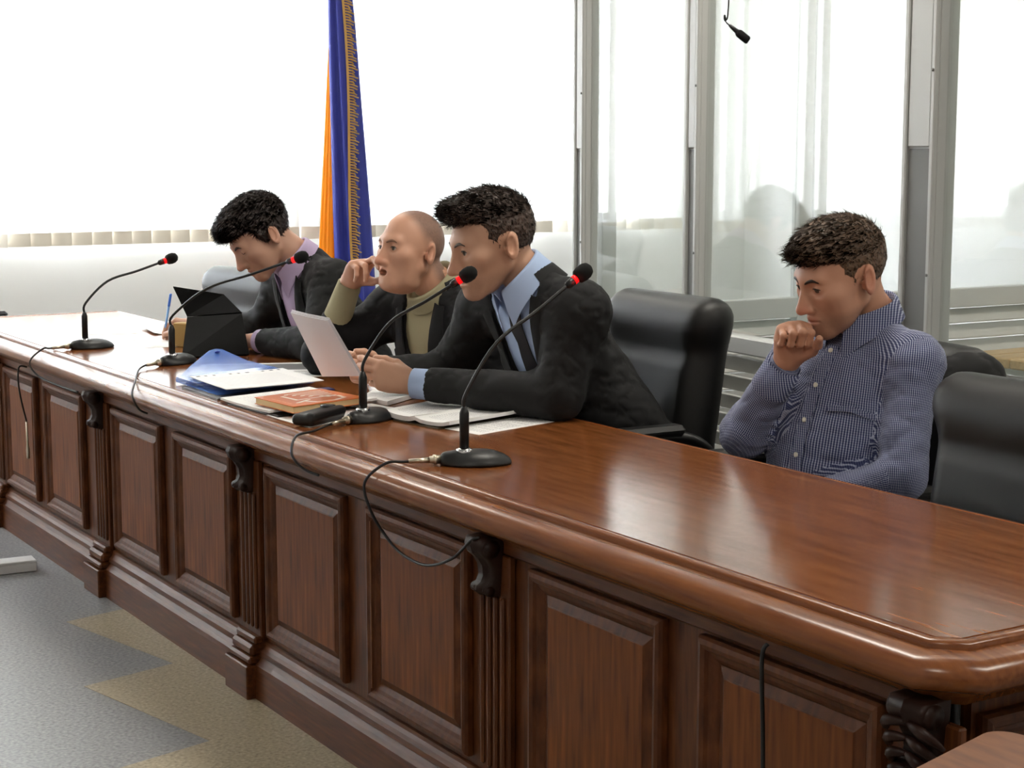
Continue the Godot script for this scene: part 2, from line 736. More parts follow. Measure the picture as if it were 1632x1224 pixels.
	MT.page_pink = mat(Color(0.92, 0.91, 0.93), 0.8)
	MT.cable = mat(Color(0.03, 0.028, 0.028), 0.5)

func text_paper(seed_: int, lines: int, ink := 0.55, margin := 0.1) -> StandardMaterial3D:
	var r := RandomNumberGenerator.new()
	r.seed = seed_
	var im := Image.create(256, 360, false, Image.FORMAT_RGB8)
	im.fill(Color(0.93, 0.93, 0.925))
	for i in lines:
		var y := int(360.0 * (margin + (1.0 - 2.0 * margin) * i / lines))
		var x := int(256.0 * margin)
		var stop := 256.0 * (1.0 - margin) * (1.0 if r.randf() > 0.18 else r.randf_range(0.4, 0.9))
		while x < stop:
			var w := r.randi_range(5, 20)
			im.fill_rect(Rect2i(x, y, mini(w, int(stop) - x + 1), 3), Color(ink, ink, ink + 0.02))
			x += w + 4
	var m := mat(Color.WHITE, 0.75)
	m.albedo_texture = image_tex(im)
	return m

# ---------------------------------------------------------------- the setting
const XW := -7.3      # window wall
const ZB := -5.65     # back wall
const XR := 4.6
const ZF := 4.4
const CEIL := 3.2

func build_camera_and_light() -> void:
	var cam := Camera3D.new()
	cam.name = "camera"
	add_child(cam)
	cam.position = Vector3(1.615, 1.396, 1.709)
	var fw := Vector3(-0.8426, -0.1343, -0.5214)
	cam.look_at_from_position(cam.position, cam.position + fw, Vector3.UP)
	cam.fov = 25.542
	cam.near = 0.05
	cam.far = 100.0
	cam.current = true
	var we := WorldEnvironment.new()
	we.name = "environment"
	var e := Environment.new()
	e.background_mode = Environment.BG_SKY
	var sky := Sky.new()
	var sm := ProceduralSkyMaterial.new()
	sm.sky_top_color = Color(0.86, 0.9, 0.96)
	sm.sky_horizon_color = Color(0.95, 0.96, 0.97)
	sm.ground_horizon_color = Color(0.8, 0.81, 0.82)
	sm.ground_bottom_color = Color(0.6, 0.6, 0.6)
	sm.sun_angle_max = 1.0
	sky.sky_material = sm
	e.sky = sky
	e.background_energy_multiplier = 40.0
	e.tonemap_mode = Environment.TONE_MAPPER_LINEAR
	e.tonemap_exposure = 1.1
	e.sdfgi_enabled = true
	e.ssao_enabled = true
	e.ssil_enabled = true
	we.environment = e
	add_child(we)

func wall_with_openings(axis_x: float, thick: float, z0: float, z1: float, y0: float, y1: float, holes: Array) -> ArrayMesh:
	# wall across x; holes: [z0, z1, y0, y1] sorted by z
	var st := begin()
	var z := z0
	for h in holes:
		if h[0] > z:
			add_box(st, Vector3(axis_x, (y0 + y1) / 2, (z + h[0]) / 2), Vector3(thick, y1 - y0, h[0] - z))
		add_box(st, Vector3(axis_x, (y0 + h[2]) / 2, (h[0] + h[1]) / 2), Vector3(thick, h[2] - y0, h[1] - h[0]))
		add_box(st, Vector3(axis_x, (h[3] + y1) / 2, (h[0] + h[1]) / 2), Vector3(thick, y1 - h[3], h[1] - h[0]))
		z = h[1]
	add_box(st, Vector3(axis_x, (y0 + y1) / 2, (z + z1) / 2), Vector3(thick, y1 - y0, z1 - z))
	return done(st)

func build_setting() -> void:
	var mid := Vector3((XW + XR) / 2, 0, (ZB + ZF) / 2)
	var sx := XR - XW
	var sz := ZF - ZB
	var fl := struct("floor", box(Vector3(mid.x, -0.06, mid.z), Vector3(sx + 0.6, 0.12, sz + 0.6)), MT.lino_grey)
	# inlaid beige band along the desk with its stepped edge
	var poly := []
	var a := Vector2(-3.62, 0.0)
	var u := Vector2(0.572, -0.125)
	var v := Vector2(0.07, 0.275)
	var p := Vector2(-3.31, 0.24)
	poly.append(Vector2(-3.40, -0.2))
	poly.append(p - v * 0.9)
	poly.append(p)
	for k in 3:
		p += u
		poly.append(p)
		p += v
		poly.append(p)
	p += u * 2.0
	poly.append(p)
	poly.append(Vector2(0.6, -0.2))
	struct("beige_inlay", plate(poly, -0.001, 0.0022), MT.lino_beige, Transform3D.IDENTITY, fl)
	struct("ceiling", box(Vector3(mid.x, CEIL + 0.1, mid.z), Vector3(sx + 0.6, 0.2, sz + 0.6)), MT.ceiling)
	var holes := [[-4.95, -2.46, 0.98, 2.95], [-2.2, 0.6, 0.98, 2.95], [0.86, 3.6, 0.98, 2.95]]
	struct("wall_left", wall_with_openings(XW - 0.15, 0.3, ZB - 0.3, ZF + 0.3, 0, CEIL, holes), MT.wall)
	struct("wall_back", box(Vector3(mid.x, CEIL / 2, ZB - 0.15), Vector3(sx, CEIL, 0.3)), MT.wall)
	struct("wall_right", box(Vector3(XR + 0.15, CEIL / 2, mid.z), Vector3(0.3, CEIL, sz + 0.6)), MT.wall)
	struct("wall_front", box(Vector3(mid.x, CEIL / 2, ZF + 0.15), Vector3(sx, CEIL, 0.3)), MT.wall)
	struct("baseboard_left", box(Vector3(XW + 0.008, 0.05, mid.z), Vector3(0.016, 0.1, sz), 0.004), MT.frame_white)
	struct("baseboard_back", box(Vector3(mid.x, 0.05, ZB + 0.008), Vector3(sx, 0.1, 0.016), 0.004), MT.frame_white)
	for i in holes.size():
		var h: Array = holes[i]
		var w := struct("window_%d" % (i + 1), ring_frame(XW - 0.2, h[0], h[1], h[2], h[3], 0.06), MT.frame_white)
		for k in 3:
			var z0: float = lerpf(h[0] + 0.03, h[1] - 0.03, k / 3.0)
			var z1: float = lerpf(h[0] + 0.03, h[1] - 0.03, (k + 1) / 3.0)
			put(w, "pane", box(Vector3(XW - 0.2, (h[2] + h[3]) / 2, (z0 + z1) / 2), Vector3(0.006, h[3] - h[2] - 0.1, z1 - z0 - 0.03)), MT.window_glass)
			if k > 0:
				put(w, "mullion", box(Vector3(XW - 0.2, (h[2] + h[3]) / 2, z0), Vector3(0.06, h[3] - h[2] - 0.1, 0.05), 0.004), MT.frame_white)
		put(w, "window_sill", box(Vector3(XW - 0.08, h[2] + 0.008, (h[0] + h[1]) / 2), Vector3(0.2, 0.016, h[1] - h[0] - 0.01), 0.004), MT.frame_white)

func ring_frame(x: float, z0: float, z1: float, y0: float, y1: float, w: float) -> ArrayMesh:
	var st := begin()
	add_box(st, Vector3(x, y0 + w / 2, (z0 + z1) / 2), Vector3(0.07, w, z1 - z0), 0.004)
	add_box(st, Vector3(x, y1 - w / 2, (z0 + z1) / 2), Vector3(0.07, w, z1 - z0), 0.004)
	add_box(st, Vector3(x, (y0 + y1) / 2, z0 + w / 2), Vector3(0.07, y1 - y0 - 2 * w, w), 0.004)
	add_box(st, Vector3(x, (y0 + y1) / 2, z1 - w / 2), Vector3(0.07, y1 - y0 - 2 * w, w), 0.004)
	return done(st)

func build_blinds() -> void:
	# vertical fabric slats with stiffened hems, on a head rail just inside the wall
	var x := XW + 0.1
	var slat_mesh := sheet([[Vector3(0, -2.0, -0.0635), Vector3(0.006, -2.0, 0), Vector3(0, -2.0, 0.0635)], [Vector3(0, 0, -0.0635), Vector3(0.006, 0, 0), Vector3(0, 0, 0.0635)]], 0.0006)
	var hem_mesh := sheet([[Vector3(0, -2.07, -0.0635), Vector3(0.007, -2.07, 0), Vector3(0, -2.07, 0.0635)], [Vector3(0, -2.0, -0.0635), Vector3(0.007, -2.0, 0), Vector3(0, -2.0, 0.0635)]], 0.003)
	var runs := [[-5.03, -2.36], [-2.32, 0.72], [0.76, 3.75]]
	var says := ["white vertical slat blind drawn across the window beyond the glass dock", "white vertical slat blind drawn across the window behind the desk's far end", "white vertical slat blind drawn across the window farthest from the dock"]
	for i in 3:
		var b := thing("vertical_blind", says[i], "blind", Vector3(x, 2.98, runs[i][0]), "vertical blinds on the window wall")
		var len_: float = runs[i][1] - runs[i][0]
		put(b, "head_rail", box(Vector3(0, 0.03, len_ / 2), Vector3(0.045, 0.04, len_), 0.004), MT.frame_white)
		put(b, "rail_bracket", box(Vector3(-0.06, 0.03, len_ / 2), Vector3(0.08, 0.03, 0.04), 0.003), MT.frame_white)
		var n := int(len_ / 0.107)
		for k in n:
			var turn := -14.0 + rng.randf_range(-5.0, 5.0)
			if i == 1 and k > n * 0.52:
				turn = -40.0 + rng.randf_range(-6.0, 6.0)
			if i == 0 and k > 2 and k < 9:
				turn = -48.0 + rng.randf_range(-6.0, 6.0)
			var s := put(b, "slat", slat_mesh, MT.blind, T(Vector3(0, 0.01, 0.06 + k * len_ / n), ry(turn)))
			put(s, "hem", hem_mesh, MT.hem)

func build_ceiling_lights() -> void:
	# recessed fluorescent panels above the frame
	for p in [Vector3(-4.6, CEIL, -0.9), Vector3(-1.6, CEIL, -0.9), Vector3(1.4, CEIL, -0.9), Vector3(-4.6, CEIL, 2.2), Vector3(1.4, CEIL, 2.2), Vector3(-1.6, CEIL, -3.6), Vector3(1.4, CEIL, -3.6)]:
		var l := thing("ceiling_light", "square recessed fluorescent ceiling panel above the courtroom", "ceiling light", p, "recessed ceiling panels")
		put(l, "frame", rect_frame_flat(0.6, 0.03, 0.02), MT.frame_white, T(Vector3(0, -0.01, 0)))
		var em := mat(Color(0.95, 0.95, 0.95), 0.6)
		em.emission_enabled = true
		em.emission = Color(1.0, 0.97, 0.92)
		em.emission_energy_multiplier = 3.0
		put(l, "diffuser", box(Vector3(0, -0.006, 0), Vector3(0.54, 0.008, 0.54)), MT.get_or_add("panel_glow", em))
		var a := AreaLight3D.new()
		a.name = "area_light"
		l.add_child(a)
		a.area_size = Vector2(0.54, 0.54)
		a.light_color = Color(1.0, 0.97, 0.92)
		a.light_energy = 2.75
		a.area_range = 20.0
		a.area_attenuation = 2.0
		a.shadow_enabled = true
		a.position = Vector3(0, -0.03, 0)
		a.rotation_degrees.x = -90.0

func rect_frame_flat(s: float, w: float, h: float) -> ArrayMesh:
	var st := begin()
	var o := s / 2 - w / 2
	add_box(st, Vector3(0, 0, o), Vector3(s, h, w), 0.002)
	add_box(st, Vector3(0, 0, -o), Vector3(s, h, w), 0.002)
	add_box(st, Vector3(o, 0, 0), Vector3(w, h, s - 2 * w), 0.002)
	add_box(st, Vector3(-o, 0, 0), Vector3(w, h, s - 2 * w), 0.002)
	return done(st)

# ---------------------------------------------------------------- the long panelled desk
const DESK_L := -5.42
const DESK_B := -0.66

func build_desk() -> void:
	var d := thing("courtroom_desk", "long glossy reddish-brown panelled wooden desk with a moulded edge", "desk", Vector3(0, 0, 0))
	var ch := 0.025
	var path := [Vector2(DESK_L, DESK_B), Vector2(DESK_L, -ch), Vector2(DESK_L + ch, 0), Vector2(-ch, 0), Vector2(0, -ch), Vector2(0, DESK_B)]
	# worktop slab
	var top := []
	for q in path:
		top.append(q)
	put(d, "tabletop", plate(top, TOP - 0.03, 0.03), MT.wood_top)
	# moulded edge: bead, step and big half round
	var bead := []
	for k in 9:
		var t := PI * k / 8.0
		bead.append(Vector2(0.015 - 0.0125 * cos(t), TOP - 0.004 + 0.007 * sin(t)))
	put(d, "edge_bead", sweep([Vector2(0.0005, TOP - 0.02)] + bead + [Vector2(0.028, TOP - 0.02)], path, true), MT.wood_bead)
	var nose := [Vector2(0.0, TOP - 0.03), Vector2(0.0, TOP - 0.012), Vector2(0.027, TOP - 0.012), Vector2(0.03, TOP - 0.009), Vector2(0.036, TOP - 0.008)]
	for k in 11:
		var t := PI * 0.5 - PI * k / 10.0
		nose.append(Vector2(0.052 + 0.03 * cos(t), TOP - 0.036 + 0.026 * sin(t)))
	nose.append_array([Vector2(0.045, TOP - 0.064), Vector2(0.04, TOP - 0.072), Vector2(0.024, TOP - 0.078), Vector2(0.018, TOP - 0.09), Vector2(0.0, TOP - 0.09)])
	put(d, "edge_nosing", sweep(nose, path, true), MT.wood_edge)
	put(d, "back_edge", box(Vector3(DESK_L / 2, TOP - 0.02, DESK_B - 0.008), Vector3(-DESK_L, 0.04, 0.014), 0.004), MT.wood_edge)
	# carcass board behind the panels, end boards
	var zf := 0.006
	put(d, "front_board", box(Vector3(DESK_L / 2, 0.345, zf - 0.012), Vector3(-DESK_L - 0.03, 0.6, 0.02)), MT.wood_stile)
	put(d, "end_board", box(Vector3(-0.01, 0.345, DESK_B / 2 - 0.02), Vector3(0.02, 0.6, -DESK_B - 0.06)), MT.wood_stile)
	put(d, "end_board", box(Vector3(DESK_L + 0.03, 0.345, DESK_B / 2 - 0.02), Vector3(0.02, 0.6, -DESK_B - 0.06)), MT.wood_stile)
	put(d, "frieze", box(Vector3(DESK_L / 2, 0.637, zf + 0.004), Vector3(-DESK_L - 0.02, 0.034, 0.02), 0.004), MT.wood_rail)
	# plinth with stepped moulding
	var ppath := [Vector2(DESK_L + 0.04, 0.0), Vector2(-0.02, 0.0), Vector2(0.0, -0.02), Vector2(0.0, DESK_B + 0.03)]
	put(d, "plinth", sweep([Vector2(-0.01, 0.148), Vector2(0.012, 0.146), Vector2(0.014, 0.138), Vector2(0.02, 0.13), Vector2(0.028, 0.124), Vector2(0.03, 0.112), Vector2(0.026, 0.108), Vector2(0.034, 0.098), Vector2(0.042, 0.09), Vector2(0.044, 0.078), Vector2(0.046, 0.0), Vector2(-0.01, 0.0)], ppath), MT.wood_rail)
	# pilasters
	var pil := [-4.80, -3.60, -2.405, -1.18, -0.012]
	for i in pil.size():
		var corner: bool = i == pil.size() - 1
		pilaster(d, pil[i], corner)
	# raised panels, two to a bay
	var spans := [[-4.73, -4.33], [-4.22, -3.80], [-3.50, -3.07], [-2.96, -2.53], [-2.31, -1.86], [-1.74, -1.29], [-1.055, -0.63], [-0.53, -0.105]]
	for i in spans.size():
		panel(d, spans[i][0], spans[i][1], i == 5)
	# end panel on the short side
	var e := Node3D.new()
	var ring := rect_ring(0.06, 0.56, 0.155, 0.615, PANEL)
	put(d, "end_panel", ring, MT.wood_mould, Transform3D(Basis(Vector3.UP, PI / 2), Vector3(0.0, 0, 0)))
	e.free()

const PANEL := [Vector2(0, 0.0), Vector2(0.0, 0.012), Vector2(0.004, 0.018), Vector2(0.012, 0.02), Vector2(0.02, 0.017), Vector2(0.024, 0.011), Vector2(0.032, 0.008), Vector2(0.04, 0.003), Vector2(0.043, 0.0)]

func panel(d: Node3D, x0: float, x1: float, ajar: bool) -> void:
	var y0 := 0.165
	var y1 := 0.612
	var at := T(Vector3(0, 0, 0.006))
	var f := put(d, "panel", rect_ring(x0 + 0.043, x1 - 0.043, y0 + 0.043, y1 - 0.043, [Vector2(0, -0.004), Vector2(0.0, 0.001), Vector2(0.016, 0.0075), Vector2(0.018, 0.009), Vector2(0.02, 0.009)]), MT.wood_mould, at)
	put(f, "panel_field", box(Vector3((x0 + x1) / 2, (y0 + y1) / 2, 0.0065), Vector3(x1 - x0 - 0.122, y1 - y0 - 0.122, 0.006), 0.001), MT.wood_field)
	put(f, "panel_moulding", rect_ring(x0, x1, y0, y1, PANEL), MT.wood_mould)
	if ajar:
		put(f, "pale_seam", box(Vector3(x0 + 0.024, (y0 + y1) / 2, 0.016), Vector3(0.0022, y1 - y0 - 0.06, 0.003)), MT.wood_tan)

func pilaster(d: Node3D, x: float, corner: bool) -> void:
	var w := 0.118
	var zf := 0.006
	var st := begin()
	# shaft with three flutes: raised reeds on a plate
	add_box(st, Vector3(x, 0.37, zf + 0.008), Vector3(w, 0.5, 0.016), 0.003)
	for k in 4:
		add_box(st, Vector3(x - w / 2 + 0.02 + k * (w - 0.04) / 3.0, 0.355, zf + 0.019), Vector3(0.013, 0.36, 0.01), 0.004)
	var p := put(d, "pilaster", done(st), MT.wood_stile)
	var b := begin()
	add_box(b, Vector3(x, 0.045, zf + 0.034), Vector3(w + 0.03, 0.09, 0.06), 0.003)
	add_box(b, Vector3(x, 0.1, zf + 0.03), Vector3(w + 0.022, 0.02, 0.05), 0.006)
	add_box(b, Vector3(x, 0.125, zf + 0.026), Vector3(w + 0.012, 0.03, 0.042), 0.008)
	add_box(b, Vector3(x, 0.15, zf + 0.02), Vector3(w + 0.004, 0.02, 0.03), 0.005)
	put(p, "pilaster_base", done(b), MT.wood_rail)
	# carved scroll bracket under the edge
	var c := begin(true)
	var rows := []
	var yk := 0.8
	var prof := [Vector2(0.024, 0.655), Vector2(0.066, 0.652), Vector2(0.072, 0.635), Vector2(0.066, 0.615), Vector2(0.052, 0.6), Vector2(0.042, 0.58), Vector2(0.04, 0.555), Vector2(0.046, 0.54), Vector2(0.056, 0.532), Vector2(0.058, 0.518), Vector2(0.048, 0.508), Vector2(0.026, 0.505)]
	for q0 in prof:
		var q := Vector2(q0.x * 0.92, 0.655 - (0.655 - q0.y) * yk)
		var hw := 0.024 + 0.012 * clampf((q.y - 0.5) / 0.15, 0, 1)
		rows.append([Vector3(x - hw, q.y, zf + 0.01), Vector3(x - hw, q.y, zf + q.x - 0.006), Vector3(x - hw + 0.006, q.y, zf + q.x), Vector3(x - 0.006, q.y, zf + q.x - 0.004), Vector3(x, q.y, zf + q.x + 0.004), Vector3(x + 0.006, q.y, zf + q.x - 0.004), Vector3(x + hw - 0.006, q.y, zf + q.x), Vector3(x + hw, q.y, zf + q.x - 0.006), Vector3(x + hw, q.y, zf + 0.01)])
	add_grid(c, rows, false, true)
	var co := put(p, "carved_bracket", done(c), MT.wood_dark)
	for s in [-1.0, 1.0]:
		put(co, "scroll", tube([Vector3(x + s * 0.038, 0.635, zf + 0.042), Vector3(x + s * 0.022, 0.635, zf + 0.042)], 0.018, 14), MT.wood_dark)
		put(co, "scroll", tube([Vector3(x + s * 0.031, 0.549, zf + 0.042), Vector3(x + s * 0.016, 0.549, zf + 0.042)], 0.01, 12), MT.wood_dark)
	if corner:
		# leaf carving on the corner post
		for k in 5:
			var y := 0.62 - k * 0.022
			var sp := 0.055 - k * 0.008
			for s in [-1.0, 1.0]:
				put(co, "carved_leaf", tube(smooth_path([Vector3(x, y, zf + 0.055), Vector3(x + s * sp * 0.6, y - 0.004, zf + 0.062), Vector3(x + s * sp, y - 0.026, zf + 0.04)], 4), [0.004, 0.005, 0.007, 0.008, 0.009, 0.008, 0.007, 0.005, 0.003], 7), MT.wood_dark)

# ---------------------------------------------------------------- glass dock
func build_dock() -> void:
	var root := thing("glass_dock", "grey metal framed glass dock with louvred lower panels", "dock", Vector3(-3.2, 0, -1.57))
	var c0 := Vector3(0, 0, 0)
	# side wall towards the desk, running to +x; far wall running to -z
	var sdir := Vector3(0.9957, 0, 0.0928).normalized()
	var fdir := Vector3(0.035, 0, -1).normalized()
	dock_post(root, c0, sdir, 0.07, 0.05)
	dock_post(root, c0 + sdir * 0.71, sdir, 0.075, 0.05)
	dock_post(root, c0 + sdir * 1.76, sdir, 0.12, 0.06)
	dock_post(root, c0 + sdir * 3.3, sdir, 0.09, 0.05)
	dock_side(root, c0, sdir, [[0.035, 0.6725], [0.7475, 1.70], [1.82, 3.255]])
	dock_far(root, c0, fdir)

func dock_post(root: Node3D, at: Vector3, dir: Vector3, w: float, deep: float) -> void:
	var b := Basis(dir, Vector3.UP, dir.cross(Vector3.UP))
	var h := 2.75
	var st := begin()
	add_box(st, at + Vector3(0, h / 2, 0), Vector3(w, h, deep), 0.003, b)
	# raised profile strips on the face
	add_box(st, at + Vector3(0, h / 2, 0) + b.z * (deep / 2 + 0.005) - b.x * (w / 2 - 0.009), Vector3(0.016, h, 0.014), 0.003, b)
	add_box(st, at + Vector3(0, h / 2, 0) + b.z * (deep / 2 + 0.005) + b.x * (w / 2 - 0.009), Vector3(0.016, h, 0.014), 0.003, b)
	var p := put(root, "post", done(st), MT.alu)
	# cover strip that ends at eye height above an open channel
	put(p, "cover_strip", box(at + Vector3(0, 1.415 + 0.65, 0) + b.z * (deep / 2 + 0.004), Vector3(w - 0.04, 1.3, 0.008), 0.002, b), MT.alu)
	put(p, "channel", box(at + Vector3(0, 0.76, 0) + b.z * (deep / 2 + 0.001), Vector3(w - 0.042, 1.3, 0.003), 0.0, b), MT.alu_dark)
	for y in [0.55, 1.1, 1.6, 2.1]:
		put(p, "screw", tube([at + Vector3(0, y, 0) + b.z * (deep / 2 + 0.011) + b.x * (w / 2 - 0.009), at + Vector3(0, y, 0) + b.z * (deep / 2 + 0.014) + b.x * (w / 2 - 0.009)], 0.004, 8), MT.alu_dark)

func louvre(parent: Node3D, at: Vector3, dir: Vector3, len_: float, y0: float, y1: float, face: float) -> void:
	# slats tilted outwards like a shutter
	var b := Basis(dir, Vector3.UP, dir.cross(Vector3.UP))
	var n := int((y1 - y0) / 0.058)
	var tilt := b * Basis(Vector3.RIGHT, deg_to_rad(38.0 * face))
	var m := box(Vector3.ZERO, Vector3(len_, 0.066, 0.007), 0.002)
	for k in n:
		put(parent, "louvre_slat", m, MT.slat, T(at + dir * len_ / 2 + Vector3(0, y0 + (k + 0.5) * (y1 - y0) / n, 0), tilt))

func dock_side(root: Node3D, c0: Vector3, dir: Vector3, spans: Array) -> void:
	var b := Basis(dir, Vector3.UP, dir.cross(Vector3.UP))
	for s in spans:
		var len_: float = s[1] - s[0]
		var o: Vector3 = c0 + dir * s[0]
		var mid: Vector3 = c0 + dir * (s[0] + len_ / 2)
		put(root, "top_rail", box(mid + Vector3(0, 0.842, 0), Vector3(len_, 0.05, 0.06), 0.004, b), MT.alu)
		put(root, "bottom_rail", box(mid + Vector3(0, 0.06, 0), Vector3(len_, 0.08, 0.05), 0.004, b), MT.alu)
		louvre(root, o, dir, len_, 0.1, 0.812, 1.0)
		put(root, "pane", box(mid + Vector3(0, 1.81, 0), Vector3(len_, 1.86, 0.008), 0.0, b), MT.glass)

func dock_far(root: Node3D, c0: Vector3, dir: Vector3) -> void:
	var nrm := Vector3.UP.cross(dir)  # towards +x
	var b := Basis(dir, Vector3.UP, dir.cross(Vector3.UP))
	# frames: pane frames with stiles; joint of two stiles between them
	var frames := [[0.05, 0.97], [0.98, 1.53], [1.54, 3.9]]
	for f in frames:
		var len_: float = f[1] - f[0]
		var mid: Vector3 = c0 + dir * (f[0] + len_ / 2)
		for e in [0, 1]:
			put(root, "stile", box(c0 + dir * (f[e] + (0.03 if e == 0 else -0.03)) + Vector3(0, 1.375, 0), Vector3(0.06, 2.75, 0.045), 0.003, b), MT.alu)
		put(root, "middle_rail", box(mid + Vector3(0, 0.835, 0), Vector3(len_ - 0.12, 0.075, 0.045), 0.003, b), MT.alu)
		put(root, "bottom_rail", box(mid + Vector3(0, 0.06, 0), Vector3(len_ - 0.12, 0.08, 0.045), 0.003, b), MT.alu)
		louvre(root, c0 + dir * (f[0] + 0.06), dir, len_ - 0.12, 0.1, 0.795, -1.0)
		put(root, "pane", box(mid + Vector3(0, 1.81, 0), Vector3(len_ - 0.12, 1.88, 0.008), 0.0, b), MT.glass)

# ---------------------------------------------------------------- chairs
var chair_parts := {}

func chair_meshes() -> void:
	# back cushion: tall padded slab with a bulging head roll; front faces +z, origin on the floor under the seat
	f_new()
	block(Vector3(0, 0.74, -0.27), Vector3(0.245, 0.27, 0.04), 0.04, 0.05, 0, Basis(Vector3.RIGHT, deg_to_rad(-8)))
	block(Vector3(0, 0.74, -0.225), Vector3(0.2, 0.21, 0.03), 0.03, 0.05, 0, Basis(Vector3.RIGHT, deg_to_rad(-8)))
	bone(Vector3(-0.19, 0.955, -0.275), Vector3(0.19, 0.955, -0.275), 0.055, 0.055, 0.05)
	bone(Vector3(-0.2, 0.56, -0.225), Vector3(0.2, 0.56, -0.225), 0.045, 0.045, 0.05)
	bone(Vector3(-0.17, 0.87, -0.195), Vector3(0.17, 0.87, -0.195), 0.012, 0.012, 0.03, 1)
	bone(Vector3(-0.17, 0.66, -0.165), Vector3(0.17, 0.66, -0.165), 0.01, 0.01, 0.03, 1)
	chair_parts.back = net_mesh([{"net": nets(Vector3(-0.34, 0.4, -0.42), Vector3(0.34, 1.08, -0.1), 0.014)}])
	f_new()
	block(Vector3(0, 0.45, 0.0), Vector3(0.25, 0.05, 0.25), 0.045, 0.04)
	block(Vector3(0, 0.475, 0.0), Vector3(0.2, 0.045, 0.2), 0.04, 0.04)
	bone(Vector3(-0.2, 0.455, 0.22), Vector3(0.2, 0.455, 0.22), 0.055, 0.055, 0.05)
	chair_parts.seat = net_mesh([{"net": nets(Vector3(-0.33, 0.34, -0.32), Vector3(0.33, 0.58, 0.34), 0.016)}])
	for s in [-1.0, 1.0]:
		var x: float = s * 0.285
		chair_parts["arm%d" % s] = tube(smooth_path([Vector3(x * 0.86, 0.42, 0.12), Vector3(x, 0.46, 0.2), Vector3(x, 0.62, 0.2), Vector3(x, 0.665, 0.1), Vector3(x, 0.665, -0.14), Vector3(x, 0.6, -0.24), Vector3(x * 0.86, 0.52, -0.26)], 6), 0.02, 10)
		chair_parts["pad%d" % s] = box(Vector3(x, 0.69, -0.01), Vector3(0.06, 0.03, 0.26), 0.012)
	chair_parts.column = lathe([Vector2(0.03, 0.12), Vector2(0.03, 0.3), Vector2(0.05, 0.3), Vector2(0.05, 0.38), Vector2(0.12, 0.39), Vector2(0.12, 0.41), Vector2(0.0, 0.41)], 14)
	var st := begin(true)
	for k in 5:
		var a := TAU * k / 5.0 + 0.3
		var e := Vector3(cos(a), 0, sin(a))
		add_tube(st, [Vector3(0, 0.13, 0), e * 0.15 + Vector3(0, 0.12, 0), e * 0.29 + Vector3(0, 0.085, 0)], [0.035, 0.026, 0.018], 8)
	chair_parts.star = done(st)
	chair_parts.caster = tube([Vector3(-0.02, 0.03, 0), Vector3(0.02, 0.03, 0)], 0.03, 12)

func chair(at: Vector3, turn: float, label: String, m: Material, tall := 0.94) -> Node3D:
	var c := thing("office_chair", label, "chair", at, "black leather chairs along the desk", deg_to_rad(turn))
	c.scale = Vector3(1, tall, 1)
	put(c, "backrest", chair_parts.back, m)
	put(c, "seat", chair_parts.seat, m)
	for s in [-1, 1]:
		var a := put(c, "armrest", chair_parts["arm%d" % s], MT.plastic_black)
		put(a, "arm_pad", chair_parts["pad%d" % s], m)
	put(c, "column", chair_parts.column, MT.plastic_black)
	put(c, "star_base", chair_parts.star, MT.plastic_black)
	for k in 5:
		var a := TAU * k / 5.0 + 0.3
		put(c, "caster", chair_parts.caster, MT.rubber, T(Vector3(cos(a) * 0.29, 0.0, sin(a) * 0.29), Basis(Vector3.UP, -a)))
	return c

func build_chairs() -> void:
	chair_meshes()
	chair(Vector3(-2.13, 0.0, -0.82), -3.0, "black leather chair with padded back behind the man in the charcoal suit", MT.leather, 1.0)
	chair(Vector3(-1.37, 0.0, -0.97), -10.0, "black leather chair under the man in the striped shirt, jacket over its back", MT.leather)
	chair(Vector3(-0.62, 0.0, -0.58), -2.0, "empty black leather chair beside the man in the striped shirt", MT.leather)
	chair(Vector3(-2.75, 0.0, -0.93), 0.0, "black leather chair under the man in the beige turtleneck", MT.leather)
	chair(Vector3(-3.6, 0.0, -0.97), 4.0, "black leather chair under the man who is writing", MT.leather)
	chair(Vector3(-4.47, 0.0, -0.6), 12.0, "empty shiny leather chair with rounded back beyond the writing man", MT.leather_shiny)
	chair(Vector3(-6.42, 0.0, -0.26), 180.0, "empty leather chair past the far end of the desk", MT.leather_shiny, 0.98)

